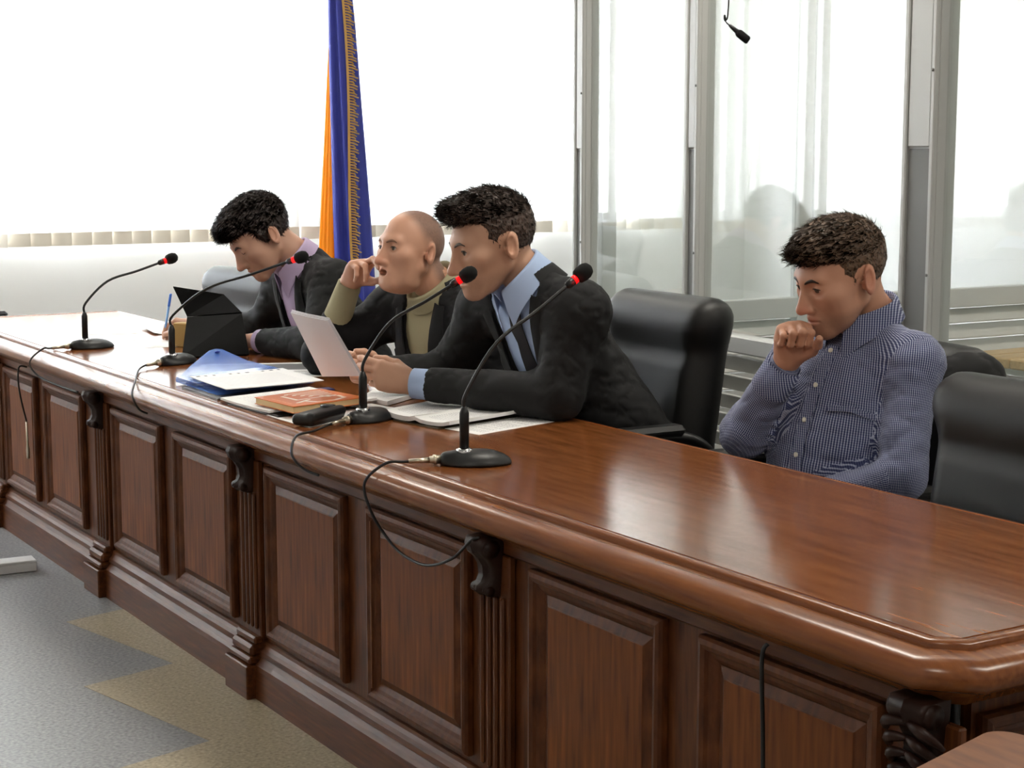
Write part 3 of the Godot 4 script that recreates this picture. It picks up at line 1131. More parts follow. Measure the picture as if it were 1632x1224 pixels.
# ---------------------------------------------------------------- microphones
func microphone(at: Vector3, head: Vector3, label: String, cable: Array, yaw := 0.0) -> void:
	var m := thing("gooseneck_microphone", label, "microphone", at, "gooseneck microphones on the desk")
	# base: long low teardrop, its socket end towards the front of the desk
	f_new()
	ball(Vector3(0, 0.0, -0.01), Vector3(0.048, 0.034, 0.075), 0.01)
	bone(Vector3(0, 0.012, 0.045), Vector3(0, 0.013, 0.058), 0.018, 0.017, 0.02)
	block(Vector3(0, -0.05, 0), Vector3(0.2, 0.05, 0.2), 0.0, 0.002, 1)
	var b := Basis(Vector3.UP, yaw)
	put(m, "base", net_mesh([{"net": nets(Vector3(-0.06, -0.01, -0.1), Vector3(0.06, 0.05, 0.09), 0.0045), "at": T(Vector3.ZERO, b)}]), MT.plastic_black)
	var s0 := b * Vector3(0, 0.028, 0.02)
	put(m, "collar", lathe([Vector2(0.018, 0.0), Vector2(0.018, 0.006), Vector2(0.012, 0.009), Vector2(0.0, 0.009)], 16, Basis.IDENTITY, s0), MT.chrome)
	var s1 := s0 + Vector3(0, 0.085, 0)
	put(m, "stem_sleeve", tube([s0 + Vector3(0, 0.005, 0), s1, s1 + Vector3(0, 0.014, 0)], [0.0105, 0.0105, 0.0055], 14), MT.plastic_black)
	var h := head - at
	var flat_to := Vector3(h.x - s1.x, 0, h.z - s1.z).normalized()
	var k1 := s1 + Vector3(0, 0.045, 0) + flat_to * 0.006
	var k2 := k1.lerp(h, 0.3) + Vector3(0, 0.03, 0) - flat_to * 0.012
	var k3 := k1.lerp(h, 0.62) + Vector3(0, 0.016, 0) - flat_to * 0.004
	var hd := (h - k3).normalized()
	var neck := smooth_path([s1 + Vector3(0, 0.01, 0), k1, k2, k3, h - hd * 0.04], 6)
	put(m, "gooseneck", tube(neck, 0.0042, 8), MT.plastic_black)
	put(m, "light_ring", tube([h - hd * 0.024, h - hd * 0.014], 0.0102, 16), MT.led)
	put(m, "ferrule", tube([h - hd * 0.045, h - hd * 0.04, h - hd * 0.024], [0.005, 0.009, 0.0105], 14), MT.plastic_black)
	var hb := Basis(Quaternion(Vector3.UP, hd))
	put(m, "capsule", lathe([Vector2(0.0108, -0.013), Vector2(0.0165, -0.008), Vector2(0.019, 0.004), Vector2(0.0185, 0.016), Vector2(0.014, 0.026), Vector2(0.006, 0.031), Vector2(0.0, 0.032)], 18, hb, h), MT.foam)
	var l := OmniLight3D.new()
	l.name = "ring_glow"
	m.add_child(l)
	l.position = h - hd * 0.023 + hd.cross(Vector3.UP).normalized() * 0.016
	l.light_color = Color(1.0, 0.06, 0.08)
	l.light_energy = 0.0003
	l.light_size = 0.01
	l.omni_range = 12.0
	l.omni_attenuation = 2.0
	l.shadow_enabled = true
	# plug and cable, all in the microphone's own frame
	var c0: Vector3 = b * Vector3(0, 0.0135, 0.066)
	var away: Vector3 = b * Vector3(0, -0.04, 1).normalized()
	var plug := put(m, "plug", tube([c0, c0 + away * 0.014, c0 + away * 0.0145, c0 + away * 0.022, c0 + away * 0.0225, c0 + away * 0.03], [0.0095, 0.0095, 0.011, 0.011, 0.0085, 0.0085], 14), MT.metal)
	put(plug, "strain_relief", tube([c0 + away * 0.03, c0 + away * 0.075], [0.0062, 0.0052], 10), MT.metal)
	var pts := [c0 + away * 0.06, c0 + away * 0.085]
	for q in cable:
		pts.append(q - at)
	put(m, "cable", tube(smooth_path(pts, 6), 0.0032, 7), MT.cable)

func build_microphones() -> void:
	microphone(Vector3(-1.504, TOP, -0.123), Vector3(-1.504, 1.131, -0.4), "gooseneck microphone whose cable loops down over the door panel", [Vector3(-1.575, 0.738, 0.055), Vector3(-1.585, 0.70, 0.1), Vector3(-1.58, 0.64, 0.09), Vector3(-1.565, 0.58, 0.06), Vector3(-1.505, 0.55, 0.05), Vector3(-1.4, 0.55, 0.05), Vector3(-1.28, 0.59, 0.06), Vector3(-1.19, 0.645, 0.07), Vector3(-1.17, 0.655, 0.06)], -0.4)
	microphone(Vector3(-2.167, TOP, -0.205), Vector3(-2.015, 1.097, -0.402), "gooseneck microphone in front of the man in the charcoal suit", [Vector3(-2.05, 0.738, 0.0), Vector3(-2.0, 0.738, 0.07), Vector3(-1.96, 0.705, 0.1), Vector3(-1.945, 0.672, 0.08), Vector3(-1.9, 0.66, 0.06)], 0.42)
	microphone(Vector3(-3.54, TOP, -0.215), Vector3(-3.2, 1.078, -0.495), "gooseneck microphone by the black tablet case of the writing man", [Vector3(-3.40, 0.737, -0.04), Vector3(-3.16, 0.738, 0.055), Vector3(-3.06, 0.71, 0.1), Vector3(-3.05, 0.67, 0.085), Vector3(-3.05, 0.655, 0.06)], 0.5)
	microphone(Vector3(-4.116, TOP, -0.121), Vector3(-4.116, 1.029, -0.414), "gooseneck microphone standing alone on the far stretch of desk", [Vector3(-4.11, 0.738, 0.05), Vector3(-4.09, 0.70, 0.1), Vector3(-4.05, 0.655, 0.085), Vector3(-3.9, 0.635, 0.055), Vector3(-3.7, 0.64, 0.06)], 0.1)
	# loose leads hanging on the front
	var l := thing("microphone_lead", "loose black lead with a silver plug hanging on the desk's panel", "cable", Vector3(-4.3, 0.66, 0.09))
	put(l, "cable", tube(smooth_path([Vector3(0.03, 0.0, -0.03), Vector3(0.035, 0.0, 0.0), Vector3(0.03, -0.08, 0.0), Vector3(0.0, -0.2, -0.03)], 6), 0.003, 7), MT.cable)
	put(l, "plug", tube([Vector3(0.0, -0.195, -0.03), Vector3(-0.01, -0.28, -0.033), Vector3(-0.011, -0.3, -0.034), Vector3(-0.013, -0.33, -0.035)], [0.004, 0.004, 0.007, 0.006], 10), MT.metal)
	var k := put(self, "hanging_cable", tube(smooth_path([Vector3(-0.315, 0.655, 0.055), Vector3(-0.32, 0.63, 0.062), Vector3(-0.328, 0.5, 0.05), Vector3(-0.332, 0.38, 0.045), Vector3(-0.334, 0.2, 0.05), Vector3(-0.36, 0.03, 0.07), Vector3(-0.45, 0.006, 0.085)], 6), 0.0036, 8), MT.cable)
	tag(k, "thin black cable hanging straight down the panel by the desk corner", "cable")

# ---------------------------------------------------------------- papers and things on the desk
func flat(called: String, label: String, category: String, c: Array, y: float, thick: float, m: Material, lift := 0.0, group := "") -> MeshInstance3D:
	var q := []
	for p in c:
		q.append(Vector3(p.x, y, p.y))
	return tag(put(self, called, paper(q, thick, lift), m), label, category, group) as MeshInstance3D

func stroke(im: Image, w: Color, a: Vector2, b: Vector2, r: float) -> void:
	var n := int(a.distance_to(b)) + 1
	for i in n + 1:
		var p := a.lerp(b, float(i) / n)
		im.fill_rect(Rect2i(int(p.x - r), int(p.y - r), int(2 * r), int(2 * r)), w)

func book_cover() -> StandardMaterial3D:
	var im := Image.create(512, 360, false, Image.FORMAT_RGB8)
	im.fill(Color(0.86, 0.44, 0.11))
	var w := Color(1.0, 0.93, 0.85)
	for k in 4:
		stroke(im, w, Vector2(70 + k * 52, 40 + k * 4), Vector2(60 + k * 50, 215 - k * 24), 8.0)
		stroke(im, w, Vector2(60 + k * 50, 215 - k * 24), Vector2(80 + k * 50, 228 - k * 22), 8.0)
	stroke(im, w, Vector2(110, 258), Vector2(300, 258), 9.0)
	stroke(im, w, Vector2(300, 258), Vector2(292, 60), 8.0)
	stroke(im, w, Vector2(268, 90), Vector2(318, 70), 8.0)
	stroke(im, w, Vector2(262, 120), Vector2(322, 100), 8.0)
	stroke(im, w, Vector2(330, 60), Vector2(420, 66), 8.0)
	stroke(im, w, Vector2(420, 66), Vector2(462, 130), 9.0)
	stroke(im, w, Vector2(462, 130), Vector2(450, 220), 9.0)
	stroke(im, w, Vector2(450, 220), Vector2(372, 250), 9.0)
	stroke(im, w, Vector2(340, 215), Vector2(400, 292), 9.0)
	# small title line
	for k in 26:
		if k % 7 != 5:
			im.fill_rect(Rect2i(150 + k * 10, 322, 7, 9), Color(0.93, 0.62, 0.4))
	var m := mat(Color.WHITE, 0.35)
	m.albedo_texture = image_tex(im)
	return m

func build_desk_things() -> void:
	# far stretch of desk: loose sheets
	var g := "loose sheets of paper on the desk"
	flat("paper_sheet", "white sheet under the writing hand", "paper", [Vector2(-4.02, -0.28), Vector2(-3.98, -0.5), Vector2(-4.28, -0.56), Vector2(-4.32, -0.34)], TOP, 0.0008, MT.paper, 0.0, g)
	flat("paper_sheet", "white sheet lying alone near the far end of the desk", "paper", [Vector2(-4.55, -0.22), Vector2(-4.5, -0.43), Vector2(-4.8, -0.5), Vector2(-4.85, -0.29)], TOP, 0.0008, MT.paper, 0.0, g)
	flat("paper_sheet", "white sheet with one raised edge before the empty shiny chair", "paper", [Vector2(-4.42, -0.46), Vector2(-4.36, -0.62), Vector2(-4.62, -0.65), Vector2(-4.68, -0.5)], TOP, 0.0008, text_paper(41, 20, 0.75), 0.012, g)
	# black tablet case standing as a tent and a tan card box
	var t := thing("tablet_case", "black folding tablet case standing like a tent before the writing man", "tablet case", Vector3(-3.70, TOP + 0.005, -0.475))
	var a0 := Vector3(0.05, 0.002, 0.2)
	var a1 := Vector3(0.09, 0.002, -0.02)
	put(t, "stand_flap", sheet([[a0, a1], [Vector3(-0.13, 0.115, 0.11), Vector3(-0.06, 0.125, -0.06)]], 0.006, false), MT.case)
	put(t, "screen_cover", sheet([[Vector3(-0.13, 0.118, 0.11), Vector3(-0.06, 0.128, -0.06)], [Vector3(-0.2, 0.215, 0.13), Vector3(-0.145, 0.185, -0.03)]], 0.006, false), MT.case)
	put(t, "back_panel", sheet([[Vector3(-0.06, 0.122, -0.06), Vector3(-0.13, 0.112, 0.11)], [Vector3(-0.08, 0.002, -0.09), Vector3(-0.16, 0.002, 0.07)]], 0.006, false), MT.case)
	tag(put(self, "card_box", box(Vector3(-3.985, TOP + 0.042, -0.425), Vector3(0.09, 0.084, 0.05), 0.003, ry(28)), mat(Color(0.66, 0.53, 0.28), 0.7)), "small tan card box behind the black tablet case", "box")
	# printed sheet with a grey picture, sheets under it
	flat("paper_sheet", "white sheet sticking out behind the blue folder", "paper", [Vector2(-3.02, -0.4), Vector2(-3.0, -0.6), Vector2(-3.3, -0.6), Vector2(-3.3, -0.42)], TOP, 0.0008, text_paper(42, 26, 0.7), 0.0, g)
	var im := Image.create(128, 96, false, Image.FORMAT_RGB8)
	im.fill(Color(0.93, 0.93, 0.93))
	im.fill_rect(Rect2i(8, 12, 112, 66), Color(0.36, 0.36, 0.37))
	im.fill_rect(Rect2i(20, 30, 60, 30), Color(0.46, 0.46, 0.46))
	var pic := mat(Color.WHITE, 0.5)
	pic.albedo_texture = image_tex(im)
	flat("printed_picture", "white sheet printed with a dark grey picture beside the blue folder", "paper", [Vector2(-3.27, -0.17), Vector2(-3.13, -0.51), Vector2(-3.33, -0.61), Vector2(-3.47, -0.27)], TOP + 0.001, 0.001, pic)
	flat("paper_sheet", "white sheet peeking out from under the printed picture", "paper", [Vector2(-3.2, -0.13), Vector2(-3.12, -0.33), Vector2(-3.36, -0.42), Vector2(-3.44, -0.22)], TOP - 0.0002, 0.0009, MT.paper, 0.0, g)
	# dark folder below, blue plastic envelope with open flap, punched sheet inside
	flat("dark_folder", "dark grey card folder lying under the blue plastic envelope", "folder", [Vector2(-2.98, -0.02), Vector2(-2.7, -0.015), Vector2(-2.74, -0.3), Vector2(-3.02, -0.3)], TOP, 0.005, mat(Color(0.12, 0.12, 0.14), 0.4))
	var blue := mat(Color(0.33, 0.53, 0.88, 0.55), 0.2)
	blue.transparency = BaseMaterial3D.TRANSPARENCY_ALPHA
	var fo := thing("plastic_envelope", "translucent blue plastic envelope folder with a pointed open flap", "folder", Vector3(-2.95, TOP + 0.0055, -0.2))
	put(fo, "back_sheet", paper([Vector3(-0.1300, 0.0, 0.1600), Vector3(0.1900, 0.0, 0.1600), Vector3(0.0900, 0.0, -0.1800), Vector3(-0.2100, 0.0, -0.1800)], 0.001, 0.0), blue)
	put(fo, "front_sheet", paper([Vector3(-0.1300, 0.014, 0.1580), Vector3(0.0300, 0.014, 0.1580), Vector3(-0.0500, 0.014, -0.1780), Vector3(-0.2050, 0.014, -0.1780)], 0.001, 0.002), blue)
	put(fo, "side_fold", sheet([[Vector3(-0.2100, 0.001, -0.1800), Vector3(-0.1300, 0.001, 0.1600)], [Vector3(-0.2180, 0.008, -0.1820), Vector3(-0.1380, 0.008, 0.1580)], [Vector3(-0.2050, 0.0145, -0.1780), Vector3(-0.1300, 0.0145, 0.1580)]], 0.0008), blue)
	var flap := put(fo, "flap", sheet([[Vector3(-0.1300, 0.015, 0.1500), Vector3(-0.1700, 0.015, -0.0150), Vector3(-0.2100, 0.015, -0.1800)], [Vector3(-0.2500, 0.028, 0.0700), Vector3(-0.2750, 0.032, -0.0350), Vector3(-0.2950, 0.028, -0.1350)], [Vector3(-0.3600, 0.058, -0.0350), Vector3(-0.3700, 0.062, -0.0620), Vector3(-0.3750, 0.058, -0.0850)]], 0.001), blue)
	put(flap, "snap_button", lathe([Vector2(0.008, 0.0), Vector2(0.008, 0.003), Vector2(0.0, 0.0045)], 14, Basis.IDENTITY, Vector3(-0.3400, 0.054, -0.0550)), mat(Color(0.05, 0.14, 0.5), 0.3))
	var hs := Image.create(256, 256, false, Image.FORMAT_RGB8)
	hs.fill(Color(0.94, 0.94, 0.94))
	for k in 11:
		if k % 4 != 3:
			hs.fill_rect(Rect2i(14 + k * 22, 10, 10 if k % 3 == 0 else 7, 12), Color(0.15, 0.15, 0.17))
	for k in 9:
		hs.fill_rect(Rect2i(30, 60 + k * 18, 190, 3), Color(0.78, 0.78, 0.8))
	var hm := mat(Color.WHITE, 0.6)
	hm.albedo_texture = image_tex(hs)
	flat("punched_sheet", "white sheet with a punched strip lying on the blue envelope", "paper", [Vector2(-2.72, -0.05), Vector2(-2.75, -0.36), Vector2(-3.06, -0.37), Vector2(-3.03, -0.06)], TOP + 0.0235, 0.002, hm, 0.002)
	flat("blue_strip_folder", "white pad with a dark blue edge beside the blue envelope", "pad", [Vector2(-2.66, -0.1), Vector2(-2.68, -0.36), Vector2(-2.72, -0.36), Vector2(-2.7, -0.1)], TOP + 0.006, 0.004, mat(Color(0.1, 0.12, 0.35), 0.4))
	# white booklet, orange book on it
	flat("white_booklet", "thick white booklet lying under the orange book", "booklet", [Vector2(-2.66, -0.008), Vector2(-2.37, -0.025), Vector2(-2.42, -0.36), Vector2(-2.72, -0.3)], TOP + 0.0055, 0.006, text_paper(43, 24, 0.8), 0.004)
	var wb := flat("black_folder", "black folder under the white booklet at the desk's moulded edge", "folder", [Vector2(-2.62, -0.012), Vector2(-2.33, -0.03), Vector2(-2.36, -0.3), Vector2(-2.66, -0.28)], TOP + 0.001, 0.0044, MT.plastic_black)
	var bk := thing("orange_book", "orange book with white line drawing on its cover", "book", Vector3(-2.40, TOP + 0.016, -0.135), "", deg_to_rad(0.0))
	var bc := [Vector3(-0.09, 0, 0.1), Vector3(0.12, 0, 0.085), Vector3(0.06, 0, -0.15), Vector3(-0.15, 0, -0.12)]
	var up := Vector3(0, 0.016, 0)
	put(bk, "page_block", paper([bc[0] + Vector3(0.003, 0.001, -0.003), bc[1] + Vector3(-0.003, 0.001, -0.003), bc[2] + Vector3(-0.003, 0.001, 0.003), bc[3] + Vector3(0.003, 0.001, 0.003)], 0.014), mat(Color(0.85, 0.74, 0.55), 0.8))
	put(bk, "front_cover", paper([bc[0] + up, bc[1] + up, bc[2] + up, bc[3] + up], 0.0015), book_cover())
	put(bk, "back_cover", paper(bc, 0.001), mat(Color(0.86, 0.44, 0.11), 0.4))
	# sheets, pouch, open journal
	flat("paper_sheet", "white sheet reaching under the small black pouch", "paper", [Vector2(-2.38, -0.02), Vector2(-2.14, -0.03), Vector2(-2.3, -0.36), Vector2(-2.54, -0.33)], TOP, 0.0008, text_paper(44, 24, 0.72), 0.002, g)
	flat("paper_stack", "small stack of white sheets by the reading man's wrist", "paper", [Vector2(-2.5, -0.36), Vector2(-2.36, -0.36), Vector2(-2.5, -0.56), Vector2(-2.66, -0.5)], TOP, 0.012, text_paper(45, 22, 0.7), 0.003)
	f_new()
	block(Vector3(0, 0.016, 0), Vector3(0.032, 0.015, 0.082), 0.012, 0.01)
	block(Vector3(0.024, 0.022, 0), Vector3(0.012, 0.012, 0.078), 0.006, 0.012)
	bone(Vector3(0.034, 0.012, -0.1), Vector3(0.034, 0.012, 0.1), 0.003, 0.003, 0.004, 1)
	var po := thing("zip_pouch", "small black leather pouch lying in front of the microphone base", "pouch", Vector3(-2.205, TOP + 0.001, -0.085), "", deg_to_rad(34))
	put(po, "pouch_body", net_mesh([{"net": nets(Vector3(-0.05, -0.005, -0.11), Vector3(0.06, 0.05, 0.11), 0.005)}]), MT.leather)
	put(po, "pull_tab", lathe([Vector2(0.02, 0.0), Vector2(0.02, 0.004), Vector2(0.0, 0.005)], 16, Basis.IDENTITY, Vector3(-0.008, 0.031, -0.06)), MT.leather)
	var j := thing("open_journal", "open journal with pale printed pages and a dark cover", "journal", Vector3(-2.13, TOP, -0.435))
	put(j, "cover", paper([Vector3(0.0000, 0.0, 0.1800), Vector3(0.1800, 0.0, 0.1500), Vector3(0.1000, 0.0, -0.1600), Vector3(-0.1200, 0.0, -0.1200)], 0.003), mat(Color(0.22, 0.17, 0.07), 0.5))
	put(j, "left_pages", paper([Vector3(-0.0400, 0.006, 0.1800), Vector3(0.0800, 0.004, 0.1600), Vector3(0.0000, 0.004, -0.1400), Vector3(-0.1600, 0.006, -0.1100)], 0.012, 0.012), text_paper(46, 30, 0.72))
	put(j, "right_pages", paper([Vector3(0.0800, 0.004, 0.1600), Vector3(0.2000, 0.006, 0.1300), Vector3(0.1200, 0.006, -0.1800), Vector3(0.0000, 0.004, -0.1400)], 0.009, 0.012), text_paper(47, 30, 0.72))
	flat("paper_sheet", "printed white sheet lying at the desk's back edge past the journal", "paper", [Vector2(-2.05, -0.29), Vector2(-1.83, -0.33), Vector2(-1.91, -0.61), Vector2(-2.13, -0.58)], TOP, 0.0008, text_paper(48, 34, 0.66, 0.08), 0.0, g)

# ---------------------------------------------------------------- flag, bench and small surroundings
func build_flag() -> void:
	var fl := thing("flag", "tall blue and yellow flag with gold fringe hanging on a pole", "flag", Vector3(-6.75, 0, -2.36))
	put(fl, "pole", tube([Vector3(0, 0.05, 0), Vector3(0, 2.62, 0)], 0.014, 12), MT.wood_tan)
	put(fl, "foot", lathe([Vector2(0.17, 0.0), Vector2(0.17, 0.02), Vector2(0.06, 0.05), Vector2(0.025, 0.08), Vector2(0.0, 0.08)], 24), MT.wood_dark)
	put(fl, "finial", lathe([Vector2(0.015, 2.6), Vector2(0.024, 2.64), Vector2(0.012, 2.7), Vector2(0.0, 2.76)], 12), MT.metal)
	# cloth hangs in deep folds from the pole's top: width grows towards the hem
	var blue := mat(Color(0.07, 0.12, 0.5), 0.55)
	blue.rim_enabled = true
	blue.rim = 0.3
	blue.backlight_enabled = true
	blue.backlight = Color(0.05, 0.08, 0.35)
	var yellow := mat(Color(0.93, 0.62, 0.05), 0.6)
	yellow.backlight_enabled = true
	yellow.backlight = Color(0.85, 0.55, 0.05)
	var gold := mat(Color(0.66, 0.5, 0.22), 0.45)
	put(fl, "blue_cloth", drape(fl, 0.07, 0.105, 0.6, -0.04, 0.1, 5, 0.0), blue)
	put(fl, "yellow_cloth", drape(fl, 0.0, 0.05, 0.72, 0.085, 0.05, 3, 1.3), yellow)
	# fringe: a band of short tassels down the leading fold
	var st := begin(true)
	var band := []
	for k in 121:
		var t := k / 120.0
		var y := lerpf(2.5, 0.74, t)
		var z := lerpf(0.015, -0.035, t) - 0.02 * sin(t * 5.0)
		var x := 0.10 + 0.075 * t
		band.append([Vector3(x, y, z + 0.03), Vector3(x + 0.006, y, z + 0.018)])
		var dz := 0.042 + 0.012 * sin(k * 1.9)
		add_tube(st, [Vector3(x + 0.004, y, z + 0.022), Vector3(x + 0.012, y - 0.004, z), Vector3(x + 0.008, y - 0.014, z - dz + 0.02)], [0.0045, 0.0055, 0.004], 6)
	put(fl, "fringe", done(st), gold)
	put(fl, "fringe_braid", sheet(band, 0.004), gold)

func drape(_o: Node3D, x0: float, x1: float, y_end: float, z_mid: float, half: float, folds: int, phase: float) -> ArrayMesh:
	var st := begin(true)
	var rows := []
	for i in 29:
		var t := i / 28.0
		var y := lerpf(2.55, y_end, t)
		var r := []
		for k in 48:
			var a := TAU * k / 48.0
			var w := lerpf(0.3, 1.0, t if phase > 1.0 else sqrt(t)) * half
			var f := 1.0 + 0.2 * sin(a * folds + phase + t * 1.2) + 0.07 * sin(a * 11.0 + t * 3.0)
			r.append(Vector3(lerpf(0.02, (x0 + x1) * 0.6, t) + cos(a) * w * 0.62 * f, y, z_mid * t + sin(a) * w * f))
		rows.append(r)
	add_grid(st, rows, true)
	return done(st)

func build_surroundings() -> void:
	# bench inside the dock
	var b := thing("dock_bench", "pale wooden bench on grey legs inside the glass dock", "bench", Vector3(-2.93, 0, -4.05))
	for k in 3:
		put(b, "seat_board", box(Vector3(-0.12 + k * 0.125, 0.6, 0), Vector3(0.12, 0.04, 1.5), 0.006), MT.pale_wood)
	for z in [-0.65, 0.65]:
		put(b, "leg", box(Vector3(0, 0.29, z), Vector3(0.34, 0.58, 0.04), 0.004), MT.alu)
	# microphone hanging in front of the dock
	var h := thing("hanging_microphone", "small dark microphone hanging on a thin cable before the dock's glass", "microphone", Vector3(-2.055, 1.74, -1.26))
	var r := Vector3(0.526, 0, -0.85)
	put(h, "cable", tube(smooth_path([Vector3(0.0, 1.44, 0.0), Vector3(0.0, 0.9, 0.0), r * -0.006 + Vector3(0, 0.1, 0), r * -0.018 + Vector3(0, 0.03, 0), r * -0.014 + Vector3(0, 0.012, 0), Vector3.ZERO], 8), 0.0022, 6), MT.cable)
	put(h, "grip", tube([r * -0.004 + Vector3(0, 0.003, 0), r * 0.02 + Vector3(0, -0.016, 0)], [0.004, 0.0075], 10), MT.plastic_black)
	put(h, "capsule", tube([r * 0.018 + Vector3(0, -0.014, 0), r * 0.022 + Vector3(0, -0.018, 0), r * 0.046 + Vector3(0, -0.037, 0), r * 0.049 + Vector3(0, -0.039, 0)], [0.008, 0.0115, 0.0115, 0.008], 12), MT.foam)
	put(h, "ceiling_rose", lathe([Vector2(0.04, 1.42), Vector2(0.05, 1.46), Vector2(0.0, 1.46)], 14), MT.frame_white)
	# cable trunking on the floor at the desk's foot
	var c := thing("cable_trunking", "white plastic cable trunking running across the floor to the desk", "trunking", Vector3(-4.05, 0, 0.6))
	put(c, "channel_box", box(Vector3(0, 0.016, 0.0), Vector3(0.07, 0.03, 0.94), 0.002, ry(-4)), MT.frame_white)
	put(c, "lid", box(Vector3(0, 0.036, 0.0), Vector3(0.076, 0.008, 0.94), 0.002, ry(-4)), MT.frame_white)
	# smaller wooden table whose corner reaches into view
	var t := thing("side_table", "tan wooden table with a rounded corner at the end of the panelled desk", "table", Vector3(0.146, 0, 0.065), "", deg_to_rad(15))
	var poly := [Vector2(0.9, 0.0)]
	for k in 7:
		var a := -PI / 2 - PI / 2 * k / 6.0
		poly.append(Vector2(0.03 + 0.03 * cos(a), 0.03 + 0.03 * sin(a)))
	poly.append(Vector2(0.0, 0.6))
	poly.append(Vector2(0.9, 0.6))
	put(t, "table_top", plate(poly, 0.63, 0.03), MT.wood_tan)
	for q in [Vector2(0.06, 0.06), Vector2(0.84, 0.06), Vector2(0.06, 0.54), Vector2(0.84, 0.54)]:
		put(t, "leg", box(Vector3(q.x, 0.315, q.y), Vector3(0.05, 0.63, 0.05), 0.004), MT.wood_tan)

# ---------------------------------------------------------------- people
func displace(p: Vector3) -> float:
	# cloth: soft swells and a few sharper creases
	if disp_kind == 2:
		return wob.get_noise_3d(p.x * 60.0, p.y * 60.0, p.z * 60.0) * 0.003
	var a := wob.get_noise_3d(p.x * 7.0, p.y * 9.0, p.z * 7.0)
	var b := 1.0 - absf(wob.get_noise_3d(p.x * 9.0 + 5.0, p.y * 15.0, p.z * 9.0))
	return a * 0.0045 + b * b * b * b * b * 0.0045 - 0.0015

func lin(c: Color) -> Color:
	return c.srgb_to_linear()

# pigment of the skin in the head's own frame: lips, ears, beard shadow, cropped scalp
func skin_tone(p: Vector3, n: Vector3, o: Dictionary) -> Color:
	var c: Color = o.base
	if not o.has("head"):
		return c
	var lip := exp(-pow((p.y + 0.0715) / 0.0075, 2.0) - pow(p.x / 0.019, 4.0)) * smoothstep(0.082, 0.09, p.z)
	c = c.lerp(Color(c.r * 0.95, c.g * 0.64, c.b * 0.66), clampf(lip, 0, 1) * 0.8)
	var red := exp(-pow((p.y + 0.04) / 0.02, 2.0)) * smoothstep(0.095, 0.115, p.z) + smoothstep(0.074, 0.084, absf(p.x)) * 0.8
	c = c.lerp(Color(c.r, c.g * 0.72, c.b * 0.7), clampf(red, 0, 1) * o.get("red", 0.5))
	var grit := 0.5 + 0.5 * wob.get_noise_3dv(p * 420.0)
	var beard: float = smoothstep(-0.05, -0.075, p.y) * smoothstep(-0.02, 0.01, p.z) * (1.0 - lip) * o.get("beard", 0.0)
	c = c.lerp(Color(0.11, 0.075, 0.055), beard * (0.6 + 0.4 * grit))
	if o.has("crop"):
		var q := p.z * 0.75 - p.y * 0.42
		var hair := smoothstep(0.006, -0.028, q) * smoothstep(-0.085, -0.06, p.y - p.z * 0.2) * (1.0 - smoothstep(0.073, 0.078, absf(p.x)))
		c = c.lerp(o.crop, hair * (0.72 + 0.28 * grit))
	return c

